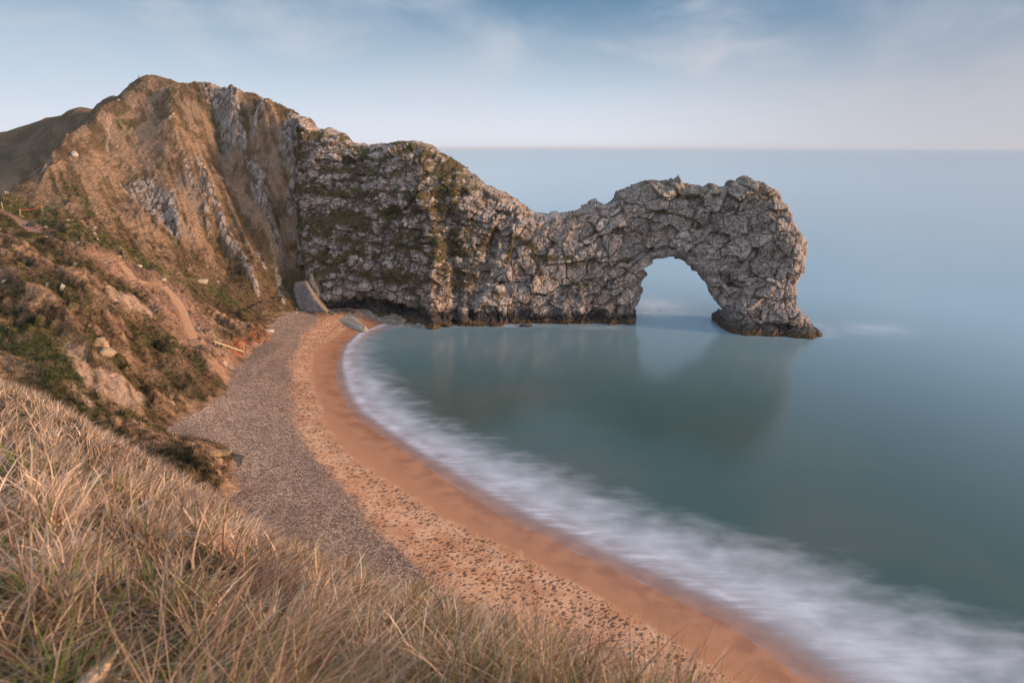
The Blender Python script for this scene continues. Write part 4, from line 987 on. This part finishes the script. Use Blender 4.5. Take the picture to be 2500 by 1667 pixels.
parts = [make_blades(30000, 1.0, 7.0, radians(-62), radians(40), 11, 0.20, 0.56, 0.0080, 5, 0.20),
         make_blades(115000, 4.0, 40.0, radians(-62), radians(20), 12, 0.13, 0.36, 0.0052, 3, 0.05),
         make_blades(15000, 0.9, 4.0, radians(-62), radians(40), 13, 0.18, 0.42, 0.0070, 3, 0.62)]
Vs = []; Qs = []; Cs = []; Ts = []; o_ = 0
for V, Q, cv, tv in parts:
    Vs.append(V); Qs.append(Q + o_); Cs.append(cv); Ts.append(tv); o_ += len(V)
m, t, b = principled('dry_grass_blades', 0.7, 0.25)
ca = t.attr('Col').outputs['Color']
t.l.new(ca, b.inputs['Base Color'])
out = t.n['Material Output']; tl = t.new('ShaderNodeBsdfTranslucent'); t.l.new(ca, tl.inputs[0]); mx = t.new('ShaderNodeMixShader'); mx.inputs[0].default_value = 0.3
t.l.new(b.outputs[0], mx.inputs[1]); t.l.new(tl.outputs[0], mx.inputs[2]); t.l.new(mx.outputs[0], out.inputs[0])
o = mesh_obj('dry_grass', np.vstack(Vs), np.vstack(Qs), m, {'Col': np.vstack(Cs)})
tag(o, 'long straw coloured grass with a few green blades covering the near slope', 'grass', kind='stuff')

def blade_filter_note(): pass

# ------------------------------------------------------------------ rough tussocks on the hillside
g = np.random.default_rng(21)
n = 60000
thx = g.uniform(radians(-40), radians(-13), n); rx_ = np.exp(g.uniform(math.log(86), math.log(262), n))
tx = rx_ * np.sin(thx); ty = rx_ * np.cos(thx)
ii = np.clip(np.searchsorted(gx, tx) - 1, 0, nx - 2); jj = np.clip(np.searchsorted(gy, ty) - 1, 0, ny - 2); fl = jj * nx + ii
okk = (rb[fl] < 0.3) & (path[fl] < 0.1) & (bare[fl] < 0.4) & (foot[fl] < 0.3) & (inl[fl] > 2) & (stone[fl] < .2) & (patharea[fl] * g.random(n) < 0.35) & (N[fl, 2] > 0.45) & (g.random(n) < 0.35 + 0.65 * sm(nB[fl], -0.3, 0.2))
okk &= ~((Y[fl] > 200) & (X[fl] > -66))
tx, ty, fl = tx[okk], ty[okk], fl[okk]; n = len(tx); tz = land_at(tx, ty)
K = 5
cx_ = np.repeat(tx, K); cy_ = np.repeat(ty, K); cz_ = np.repeat(tz, K); m_ = n * K
an = g.uniform(0, 2 * math.pi, m_); ln_ = g.uniform(0.3, 0.75, m_) ; hh = g.uniform(0.18, 0.5, m_); wdt = g.uniform(0.05, 0.11, m_)
cx_ = cx_ + g.normal(0, 0.18, m_); cy_ = cy_ + g.normal(0, 0.18, m_)
ux, uy = np.cos(an), np.sin(an)
p0 = np.stack([cx_ - uy * wdt, cy_ + ux * wdt, cz_ - 0.12], 1); p1 = np.stack([cx_ + uy * wdt, cy_ - ux * wdt, cz_ - 0.12], 1)
p2 = np.stack([cx_ + ux * ln_ * 0.5, cy_ + uy * ln_ * 0.5 - 0.1, cz_ + hh], 1)
Vt = np.stack([p0, p1, p2], 1).reshape(-1, 3); Qt = np.arange(m_ * 3).reshape(-1, 3)
ct = CC[fl] * g.uniform(0.7, 1.5, n)[:, None]; ct = np.clip(np.repeat(ct, K * 3, 0) * np.repeat(g.uniform(0.8, 1.25, m_), 3)[:, None], 0.01, 0.6)
o = mesh_obj('rough_grass', Vt, Qt, m, {'Col': ct}); tag(o, 'rough dry grass tufts scattered over the far hillside and slope', 'grass', kind='stuff')

# ------------------------------------------------------------------ small built things
class MB:
    def __init__(s): s.v = []; s.q = []
    def box(s, c, size, ax=(1, 0, 0), ay=None, az=(0, 0, 1)):
        ax = np.array(ax, float); ax /= np.linalg.norm(ax); az = np.array(az, float); az = az - ax * (az @ ax); az /= np.linalg.norm(az); ay = np.cross(az, ax)
        c = np.array(c, float); b = len(s.v)
        for k in (-1, 1):
            for j in (-1, 1):
                for i in (-1, 1):
                    s.v.append(c + ax * i * size[0] / 2 + ay * j * size[1] / 2 + az * k * size[2] / 2)
        for f in ((0, 2, 3, 1), (4, 5, 7, 6), (0, 1, 5, 4), (2, 6, 7, 3), (0, 4, 6, 2), (1, 3, 7, 5)): s.q.append([b + x for x in f])
        return s
    def build(s, name, mat, parent=None, bevel=0.012):
        o = mesh_obj(name, np.array(s.v), np.array(s.q), mat, smooth=False, parent=parent)
        if bevel:
            md = o.modifiers.new('bevel', 'BEVEL'); md.width = bevel; md.segments = 2
        return o
def empty(name, loc=(0, 0, 0)):
    o = bpy.data.objects.new(name, None); COL.objects.link(o); o.location = loc; o.empty_display_size = 0.3; return o
M_TIM = mat_plain('weathered_timber', (0.40, 0.26, 0.17), 0.85, 6.0, 0.35, 0.4, (1, 1, 6))
M_TIMP = mat_plain('new_pale_timber', (0.42, 0.33, 0.20), 0.8, 5.0, 0.2, 0.3, (1, 1, 6))
M_RED = mat_plain('red_rope', (0.45, 0.06, 0.04), 0.7, 20, 0.2)
M_GRN = mat_plain('green_paint', (0.16, 0.30, 0.20), 0.6, 8, 0.2)
M_GNET = mat_plain('green_netting', (0.05, 0.16, 0.11), 0.8, 8, 0.2)
arcs_p = np.concatenate([[0], np.cumsum(np.hypot(*np.diff(PATHW[:, :2], axis=0).T))])
def ground(x, y): return float(land_at(x, y)[0])
def flight(pts, n, width, label, boards=False, landing=False):
    W = on_land(pts); sg_ = np.hypot(*np.diff(W[:, :2], axis=0).T); ar = np.concatenate([[0], np.cumsum(sg_)])
    root = empty('wooden_steps', (W[-1][0], W[-1][1], ground(W[-1][0], W[-1][1]))); tag(root, label, 'steps', 'timber step flights on the cliff path')
    ro = np.array(root.location)
    for i in range(n):
        a = (i + 0.5) / n * ar[-1]; x = np.interp(a, ar, W[:, 0]); y = np.interp(a, ar, W[:, 1])
        a2 = min(a + 1.0, ar[-1]); a1 = max(a - 1.0, 0); dx = np.interp(a2, ar, W[:, 0]) - np.interp(a1, ar, W[:, 0]); dy = np.interp(a2, ar, W[:, 1]) - np.interp(a1, ar, W[:, 1])
        l = math.hypot(dx, dy); dx /= l; dy /= l; z = ground(x, y)
        MB().box((x - ro[0], y - ro[1], z + 0.10 - ro[2]), (width * (0.95 + 0.1 * random.random()), 0.14, 0.34), (-dy, dx, 0)).build('step_riser', M_TIM, root, 0.015)
        MB().box((x - dx * 0.28 - ro[0], y - dy * 0.28 - ro[1], z + 0.13 - ro[2]), (width * 0.92, 0.46, 0.06), (-dy, dx, 0)).build('step_tread', M_STEP, root, 0)
    if boards:
        for s_ in (-1, 1):
            b = MB()
            for i in range(len(W) - 1):
                p, q_ = W[i], W[i + 1]; d_ = q_ - p; l = np.linalg.norm(d_[:2]); nn_ = np.array([-d_[1], d_[0]]) / l * (width / 2 + 0.08) * s_
                zz0 = ground(p[0], p[1]) + 0.12; zz1 = ground(q_[0], q_[1]) + 0.12
                c0 = np.array([p[0] + nn_[0], p[1] + nn_[1], zz0]); c1 = np.array([q_[0] + nn_[0], q_[1] + nn_[1], zz1])
                b.box((c0 + c1) / 2 - ro, (np.linalg.norm(c1 - c0) + 0.1, 0.07, 0.42), c1 - c0)
            b.build('side_board', M_TIM, root)
    return root
random.seed(3)
M_STEP = mat_plain('shaded_trodden_earth', (0.12, 0.075, 0.06), 0.95, 4.0, 0.25)  # earth treads, coloured darker to stand as shade against the lit risers
flight([(97, 576), (125, 587), (152, 598)], 7, 1.7, 'short flight of timber steps highest up the cliff path')
flight([(204, 622), (245, 632)], 4, 1.5, 'three or four shallow timber steps midway along the earth path')
flight([(296, 645), (312, 664), (328, 686)], 9, 2.0, 'boxed timber step flight with side boards beside the thin green post', True)
flight([(400, 702), (428, 732), (446, 760), (460, 800), (473, 830)], 30, 1.8, 'long flight of many timber steps dropping towards the beach')
# landing boards between the flights
def plank(pts, h, w_, name, label, cat, mat, lift=0.1, group=None):
    W = on_land(pts); b = MB(); c0 = W.mean(0); c0[2] = ground(c0[0], c0[1])
    for p, q_ in zip(W[:-1], W[1:]):
        a = np.array([p[0], p[1], ground(p[0], p[1]) + lift]) - c0; e_ = np.array([q_[0], q_[1], ground(q_[0], q_[1]) + lift]) - c0
        b.box((a + e_) / 2, (np.linalg.norm(e_ - a), w_, h), e_ - a)
    o = b.build(name, mat); o.location = c0; tag(o, label, cat, group); return o
plank([(319, 691), (341, 690)], 0.30, 0.10, 'edging_board', 'upper timber edging board across the landing below the boxed steps', 'board', M_TIM, group='landing boards')
plank([(340, 693), (363, 692)], 0.30, 0.10, 'edging_board', 'timber edging board running right from the landing towards the long flight', 'board', M_TIM, group='landing boards')
plank([(320, 699), (355, 698)], 0.16, 0.10, 'edging_board', 'lowest thin edging board in the earth under the landing', 'board', M_TIM, group='landing boards')
plank([(487, 831), (492, 839)], 0.25, 0.10, 'edging_board', 'short grey edging board at the foot of the long step flight', 'board', M_TIM, group='landing boards')
# posts
def post(px, base_py, top_py, name, label, r, mat, leanx=0.0, cat='post', group=None, slices=1):
    p = on_land([(px, base_py)])[0]; z = ground(p[0], p[1]); h = (base_py - top_py) / F * math.hypot(p[1], 50) * 1.0
    b = MB(); b.box((leanx * h / 2, 0, h / 2 - 0.1), (r * 2, r * 2, h + 0.2), (1, 0, 0), az=(leanx, 0, 1))
    o = b.build(name, mat, None, r * 0.3); o.location = (p[0], p[1], z); tag(o, label, cat, group); return np.array([p[0] + leanx * h, p[1], z + h])
t1 = post(9, 516, 501, 'fence_post', 'wooden post nearest the left edge, leaning beside the path', 0.10, M_TIMP, -0.18, group='posts along the upper path')
t2 = post(52, 527, 511, 'fence_post', 'wooden post carrying the left end of the red rope', 0.10, M_TIMP, -0.15, group='posts along the upper path')
t3 = post(105, 522, 510, 'fence_post', 'wooden post with the knot of red rope at its top', 0.09, M_TIMP, -0.10, group='posts along the upper path')
t4 = post(305, 636, 616, 'marker_post', 'thin pale green post standing at the top of the boxed steps', 0.07, M_GRN, 0.0, group=None)
post(17, 484, 475, 'stile_post', 'left of the two short pale posts on the saddle', 0.14, M_TIMP, -0.3, group='short posts on the saddle')
post(22, 482, 475, 'stile_post', 'right of the two short pale posts on the saddle', 0.14, M_TIMP, -0.3, group='short posts on the saddle')
post(91, 445, 439, 'marker_post', 'small pale post on the hillside above the saddle', 0.08, M_TIMP, 0.0)
post(341, 187, 182, 'summit_post', 'tiny dark leaning post on the hill summit', 0.09, mat_plain('dark_wood', (0.05, 0.045, 0.04)), -0.9)
def rope(pts, r, name, label, mat, cat='rope'):
    pts = [np.array(p, float) for p in pts]; c0 = pts[0].copy(); b = MB()
    for p, q_ in zip(pts[:-1], pts[1:]): b.box((p + q_) / 2 - c0, (np.linalg.norm(q_ - p) * 1.02, r * 2, r * 2), q_ - p)
    o = b.build(name, mat, None, 0); o.location = c0; tag(o, label, cat)
sag = [t2 * (1 - u) + t3 * u - np.array([0, 0, 0.5 * 4 * u * (1 - u) + 0.05]) for u in np.linspace(0, 1, 13)]
rope(sag, 0.05, 'rope', 'red rope sagging between two wooden posts by the path', M_RED)
g1 = on_land([(107, 523)])[0]; g2 = on_land([(156, 512)])[0]; z1 = ground(g1[0], g1[1]) + 0.35; z2 = ground(g2[0], g2[1]) + 0.35
rope([np.array([g1[0] * (1 - u) + g2[0] * u, g1[1] * (1 - u) + g2[1] * u, z1 * (1 - u) + z2 * u - 0.2 * 4 * u * (1 - u)]) for u in np.linspace(0, 1, 9)], 0.06, 'netting_line', 'green line running right from the post with red rope', M_GNET)

# wooden staircase down to the shingle
A = on_land([(528, 853)])[0]; B = on_land([(598, 873)])[0]; A[2] = ground(A[0], A[1]) + 0.55; B[2] = ground(B[0], B[1]) + 0.35; print('STAIR', A, B)
lift_ = max(ground(*(A + (B - A) * u_)[:2]) + 0.25 - (A + (B - A) * u_)[2] for u_ in np.linspace(0, 1, 15)); A[2] += max(lift_, 0); B[2] += max(lift_, 0) * 0.8
root = empty('wooden_staircase', tuple(B)); tag(root, 'pale wooden staircase with tall end posts leading down onto the shingle', 'staircase')
d_ = B - A; L_ = np.linalg.norm(d_); ux = d_ / L_; side = np.array([-ux[1], ux[0], 0]); side /= np.linalg.norm(side)
if side[1] < 0: side = -side
for s_ in (0, 1.15):
    MB().box((A + B) / 2 - B + side * s_, (L_, 0.09, 0.34), ux).build('stringer', M_TIMP, root)
for i in range(10):
    c = A + d_ * (i + 0.5) / 10 - B + side * 0.57 + np.array([0, 0, 0.05]); MB().box(c, (0.34, 1.06, 0.06), (1, 0, 0)).build('tread', M_TIMP, root)
for P_, nm_ in ((A, 'left'), (B, 'right')):
    h = 20 / F * 158 + 0.3; MB().box(P_ - B + np.array([0, -0.13, h / 2 - 0.35]) , (0.20, 0.16, h + 0.5)).build('newel_post', M_TIMP, root)
p0_ = A - B + side * 1.25 + np.array([0.1, 0, 1.6]); p1_ = A - B + side * 1.25 + d_ * 0.30 + np.array([0, 0, 0.55])
MB().box((p0_ + p1_) / 2, (np.linalg.norm(p1_ - p0_), 0.08, 0.12), p1_ - p0_).build('handrail', M_TIMP, root)
for f_ in (0.12, 0.55):
    c = A + d_ * f_ - B + side * 0.05; MB().box(c + np.array([0, 0, -0.7]), (0.14, 0.14, 1.2)).build('support_leg', M_TIMP, root)

# rocks
def blob_rock(name, loc, size, label, cat, seed, colr, lvl=5, rough=0.35, flat=0.0, group=None, rot=0.0, point=None):
    import bmesh
    bm = bmesh.new(); bmesh.ops.create_icosphere(bm, subdivisions=lvl, radius=1.0)
    P = np.array([v.co[:] for v in bm.verts]); Fc = np.array([[v.index for v in f.verts] for f in bm.faces]); bm.free()
    q = P * 1.0 + seed * 7.7
    f_, e_, r_, dv_, id_ = worley(q, 0.9, off=seed)
    nrm = P.copy()
    P = np.sign(P) * np.abs(P) ** 0.75
    P = P * (1 + rough * (r_ - 0.5) + 0.5 * rough * fbm(q, 0.8, 4))[:, None]
    if point: P[:, 1:] *= np.clip(1.0 - 0.85 * sm(P[:, 0], 0.0, 1.05), 0.05, 1)[:, None]; P[:, 2] += 0.15 * np.sin(P[:, 0] * 2.2)
    P = P * np.array(size) / 2
    cr, sr = math.cos(rot), math.sin(rot); P = np.stack([P[:, 0] * cr - P[:, 1] * sr, P[:, 0] * sr + P[:, 1] * cr, P[:, 2]], 1)
    cc = np.array(colr)[None, :] * (0.75 + 0.3 * r_ + 0.25 * fbm(q, 0.5, 4))[:, None]
    o = mesh_obj(name, P, Fc, M_ROCK, {'Col': np.clip(cc, 0.01, 0.8), 'rock': np.full(len(P), 0.3)}); o.location = loc
    tag(o, label, cat, group); return o
def rock_on_land(px, py, size, label, seed, colr=(0.40, 0.32, 0.25), group='boulders on the hillside', rot=0.3):
    p = on_land([(px, py)])[0]; z = ground(p[0], p[1]); return blob_rock('boulder', (p[0], p[1], z + size[2] * 0.18), size, label, 'boulder', seed, colr, 4, group=group, rot=rot)
rock_on_land(183, 380, (2.0, 1.4, 1.9), 'white boulder alone in grass on the upper left spur', 1, (0.50, 0.44, 0.40))
rock_on_land(496, 701, (3.2, 1.8, 1.5), 'pale oblong boulder in the dark scrub above the long steps', 2, (0.48, 0.38, 0.28))
rock_on_land(659, 812, (2.4, 1.2, 1.0), 'pale slab lying in red earth beside the shingle', 3, (0.48, 0.40, 0.36))
rock_on_land(254, 882, (2.6, 2.2, 3.4), 'tall ochre boulder at the top edge of the bare scar', 4, (0.36, 0.24, 0.14))
rock_on_land(268, 901, (2.6, 2.0, 1.5), 'flat ochre boulder just below the tall one on the scar', 5, (0.42, 0.30, 0.20))
rock_on_land(82, 560, (2.6, 1.8, 1.5), 'dark boulder beside the upper path', 6, (0.07, 0.065, 0.06))
rock_on_land(195, 601, (1.8, 1.2, 0.9), 'small pale stone just above the upper steps', 7, (0.45, 0.36, 0.26))
rock_on_land(400, 693, (1.5, 1.2, 1.0), 'small yellowish stone at the head of the long steps', 8, (0.42, 0.34, 0.24))
rock_on_land(288, 630, (1.8, 1.0, 0.8), 'orange stone at the top board of the boxed steps', 9, (0.42, 0.25, 0.10))
rock_on_land(339, 654, (1.6, 0.8, 0.7), 'white stone right of the boxed steps', 10, (0.55, 0.48, 0.42))
rock_on_land(480, 806, (1.5, 1.3, 1.2), 'grey stone right of the long steps', 11, (0.20, 0.17, 0.17))
rock_on_land(520, 1165 - 40, (2.6, 1.8, 1.2), 'ochre boulder on the low spur above the shingle', 12, (0.30, 0.20, 0.11))
rock_on_land(548, 1123, (2.2, 1.6, 1.0), 'rounded brown boulder at the tip of the low spur', 13, (0.22, 0.16, 0.10))

def slab(name, pts, planeY, thick, label, cat, cuts=0.45, amp=0.25, colr=(0.22, 0.195, 0.18), seed=0, back=(0.0, 1.0, 0.15), edgecol=(0.30, 0.23, 0.15)):
    """upright rock plate: traced outline standing on its own sloping plane, with real thickness"""
    W = []
    for x, y in pts:
        a, b, c = ray(x, y); Yv = 200.0
        for _ in range(30): Yv = 0.5 * Yv + 0.5 * planeY(a / b * Yv, CAM_Z + c / b * Yv)
        W.append((a / b * Yv, CAM_Z + c / b * Yv))
    W = np.array(W); ax_ = np.arange(W[:, 0].min() - 1, W[:, 0].max() + 1, cuts * 0.5); az_ = np.arange(W[:, 1].min() - 1, W[:, 1].max() + 1, cuts * 0.5)
    GX, GZ = np.meshgrid(ax_, az_); g_ = np.stack([GX.ravel(), GZ.ravel()], 1); d, _, _ = seg_dist(g_, W, True); sd = np.where(inside(g_, W), d, -d)
    P = np.stack([g_[:, 0], planeY(g_[:, 0], g_[:, 1]), g_[:, 1]], 1)
    prof_ = np.sqrt(np.clip(sd / 0.9, 0, 1)); nz_ = fbm(P, 2.5, 4, off=seed) * amp; f_, e_, r_, _, _ = worley(P, 1.9, off=seed)
    okv = (sd > -0.05).reshape(GX.shape); cellok = okv[:-1, :-1] & okv[1:, :-1] & okv[:-1, 1:] & okv[1:, 1:]
    fr = P.copy(); fr[:, 1] -= prof_ * (0.5 + nz_ + (r_ - 0.5) * amp); bk = P + np.array(back) * thick; bk[:, 1] += 0.3 * prof_
    q = grid_quads(len(ax_), len(az_), cellok); nn = len(P)
    # side walls
    cnt = {}
    for f in q:
        for i in range(4):
            e_ = (f[i], f[(i + 1) % 4]); cnt[e_] = 1
    sides = [(a, b_, b_ + nn, a + nn)[::-1] for (a, b_) in cnt if (b_, a) not in cnt]
    Q = np.vstack([q, q[:, ::-1] + nn, np.array(sides)])
    base = np.array(colr)[None] * (0.85 + 0.35 * fbm(P, 1.5, 4, off=seed + 3) + 0.2 * r_)[:, None]
    ed = sm(sd, 0.5, 0.05)[:, None]; cf = base * (1 - ed) + np.array(edgecol)[None] * ed
    cb = np.tile(np.array(edgecol), (nn, 1)) * 0.8
    V_, Q_, A_ = compact(np.vstack([fr, bk]), Q, {'Col': np.clip(np.vstack([cf, cb]), 0.01, 0.8), 'rock': np.full(2 * nn, 0.5)})
    c0 = V_.mean(0); c0[2] = V_[:, 2].min(); o = mesh_obj(name, V_ - c0, Q_, M_ROCK, A_); o.location = c0; tag(o, label, cat); return o
slab('rock_slab', [(719, 692), (733, 690), (747, 691), (752, 698), (758, 708), (765, 717), (773, 731), (783, 744), (794, 755), (803, 764), (790, 763), (765, 763), (745, 761), (731, 757), (726, 745), (723, 736), (719, 720), (716, 706)],
     lambda X_, z_: 200.5 + 0.35 * (z_ - 2.5) - 0.55 * (X_ + 62), 1.6, 'huge smooth grey slab of rock leaning against the cliff foot above the shingle', 'rock slab')
slab('rock_fin', [(756, 668), (763, 672), (768, 690), (774, 700), (780, 716), (778, 730), (786, 742), (796, 754), (786, 752), (776, 738), (768, 722), (760, 706), (752, 690)],
     lambda X_, z_: 203.5 + 0.30 * (z_ - 2.5) - 0.3 * (X_ + 60), 1.4, 'narrow grey fin of rock standing right behind the smooth slab', 'rock fin', amp=0.4, seed=5)
def low_rock(name, px, z0, zfun, label, cat, colr, step=0.22, seed=1, stripes=True, kind=None):
    W = np.array([at_z(x, y, z0)[:2] for x, y in px]); ax_ = np.arange(W[:, 0].min() - 1, W[:, 0].max() + 1, step); ay_ = np.arange(W[:, 1].min() - 1, W[:, 1].max() + 1, step)
    GX, GY = np.meshgrid(ax_, ay_); g_ = np.stack([GX.ravel(), GY.ravel()], 1); d, _, _ = seg_dist(g_, W, True); sd = np.where(inside(g_, W), d, -d)
    P = np.stack([g_[:, 0], g_[:, 1], 0 * sd], 1); u_ = P[:, 0] * 0.75 + P[:, 1] * 0.66
    st_ = fbm(np.stack([u_, P[:, 1] * 0.15, P[:, 2]], 1), (0.8, 4, 1), 3, off=seed) if stripes else fbm(P, 1.5, 4, off=seed)
    h = zfun(P[:, 0], P[:, 1]) + 0.55 * st_ + 0.25 * fbm(P, 1.2, 4, off=seed + 2)
    base_ = beach_z(shore_d(g_)[0]) - 0.4
    z = base_ + (h - base_) * np.sqrt(np.clip((sd + 0.3) / 1.0, 0, 1)); P[:, 2] = z
    ok_ = (sd > -0.35).reshape(GX.shape); ck = ok_[:-1, :-1] & ok_[1:, :-1] & ok_[:-1, 1:] & ok_[1:, 1:]
    cc = np.array(colr)[None] * (0.9 + 0.9 * st_)[:, None]
    V_, Q_, A_ = compact(P, grid_quads(len(ax_), len(ay_), ck), {'Col': np.clip(cc, 0.015, 0.7), 'rock': np.full(len(P), 0.4)})
    c0 = V_.mean(0); c0[2] = 0; o = mesh_obj(name, V_ - c0, Q_, M_ROCK, A_); o.location = c0
    tag(o, label, cat, kind=kind); return o
low_rock('rock_outcrop', [(821, 770), (833, 765), (850, 767), (866, 772), (880, 784), (896, 795), (899, 800), (888, 801), (868, 797), (845, 789), (829, 781)], 1.2,
         lambda x, y: 1.3 + 0 * x, 'low striped pale outcrop breaking through the orange sand', 'outcrop', (0.42, 0.36, 0.29), 0.2, 3)
low_rock('rock_ledge', [(866, 757), (885, 767), (905, 776), (935, 784), (965, 791), (1010, 795), (1056, 796), (1060, 780), (1000, 768), (950, 760), (900, 752)], 0.7,
         lambda x, y: 0.2 + np.clip((y - 197.5) * 0.25, 0, 1.8), 'smooth pale rock ledge sloping into the water under the black overhang', 'rock ledge', (0.30, 0.25, 0.20), 0.35, 9, False)
for i, (x, y, sx_, sy_, sz_, lab) in enumerate([(1284, 796, 3.8, 1.8, 1.1, 'dark peaked rock just above the water in front of the cliff'), (1206, 796, 2.6, 1.2, 0.6, 'small flat dark rock awash left of the peaked one'),
                                                 (1180, 792, 5.0, 2.0, 0.9, 'long low dark rock awash at the foot of the gully')]):
    p = at_z(x, y, 0.1); blob_rock('sea_rock', (p[0], p[1], 0.0), (sx_, sy_, sz_), lab, 'rock', 20 + i, (0.06, 0.055, 0.05), 4, group='dark rocks awash')
# gull on the saddle of the arch
gp = on_surf(1452, 503, lambda a, b: Ymid(a, b) - 7.5)
b_ = MB()
import bmesh
bm = bmesh.new(); bmesh.ops.create_uvsphere(bm, u_segments=16, v_segments=10, radius=1)
P = np.array([v.co[:] for v in bm.verts]); Fq = [[v.index for v in f.verts] for f in bm.faces]; bm.free()
tri = np.array([f[:3] for f in Fq] + [[f[0], f[2], f[3]] for f in Fq if len(f) == 4])
body = P * [0.30, 0.15, 0.16] ; body[:, 2] += 0.18 + 0.05 * np.sign(P[:, 0]) * 0; body[:, 1:] *= np.clip(1 - 0.7 * sm(-P[:, 0], 0.2, 1.0), 0.1, 1)[:, None]
head = P * 0.085 + [0.24, 0, 0.36]
root = empty('gull', gp); tag(root, 'white gull perched on a rock near the low point of the arch ridge', 'gull')
mwh = mat_plain('white_feathers', (0.8, 0.8, 0.8), 0.7, 8, 0.05); mgy = mat_plain('grey_feathers', (0.35, 0.36, 0.38), 0.7, 8, 0.1); mye = mat_plain('yellow_bill', (0.6, 0.4, 0.05))
mesh_obj('body', np.vstack([body, head]), np.vstack([tri, tri + len(P)]), mwh, parent=root)
wg = P * [0.27, 0.03, 0.08]; wg[:, 2] += 0.22; wg[:, 0] -= 0.06
for s_ in (-1, 1): mesh_obj('wing', wg + [0, 0.13 * s_, 0], tri, mgy, parent=root)
MB().box((0.35, 0, 0.35), (0.09, 0.025, 0.03)).build('bill', mye, root, 0.005)
for s_ in (-1, 1): MB().box((0.03, 0.05 * s_, 0.03), (0.02, 0.02, 0.16)).build('leg', mye, root, 0)

# pale stone in the near grass
def near_hit(px, py):
    a, b, c = ray(px, py)
    t_ = np.linspace(0.5, 12, 4000); zz_ = near_z(a * t_, b * t_); k = np.argmax(zz_ > CAM_Z + c * t_); return np.array([a * t_[k], b * t_[k], zz_[k]])
s0_ = near_hit(95, 1700); s1_ = near_hit(275, 1600)
c_ = (s0_ + s1_) / 2 * np.array([.86, .86, 1]) + np.array([0, 0, 0.20]); dd_ = s1_ - s0_
o = blob_rock('pale_stone', tuple(c_), (np.linalg.norm(dd_) * 1.1, 0.085, 0.075), 'long pointed pale orange and grey stone lying in the near grass', 'stone', 31, (0.66, 0.46, 0.31), 5, 0.3, rot=math.atan2(dd_[1], dd_[0]), point=True)

# ------------------------------------------------------------------ sea air
mh = bpy.data.materials.new('haze_air'); mh.use_nodes = True; t = NT(mh.node_tree); t.n.remove(t.n['Principled BSDF'])
pv = t.new('ShaderNodeVolumePrincipled'); pv.inputs['Color'].default_value = (0.78, 0.88, 1.0, 1); pv.inputs['Density'].default_value = 2.6e-5; pv.inputs['Anisotropy'].default_value = 0.0
t.l.new(pv.outputs[0], t.n['Material Output'].inputs['Volume'])
hb = MB(); hb.box((0, 43000, 63), (125000, 96000, 136)); o = hb.build('haze', mh, None, 0); tag(o, kind='stuff')

for i, (x, y, sz_) in enumerate([(806, 764, .9), (815, 762, .7), (824, 761, 1.1), (833, 759, .8), (842, 757, 1.3), (852, 759, .9), (862, 763, 1.0), (812, 768, .6), (846, 762, .6)]):
    q_ = on_beach(x, y); z_ = float(beach_z(shore_d(np.array([q_]))[0])[0])
    blob_rock('fallen_rock', (q_[0], q_[1], z_ + 0.1 * sz_), (1.5 * sz_, 1.1 * sz_, 0.9 * sz_), 'small dark fallen rock at the foot of the black overhang above the orange sand', 'rock', 40 + i, (0.13, 0.11, 0.095), 3, group='rocks fallen at the cliff foot', rot=i * 1.3)
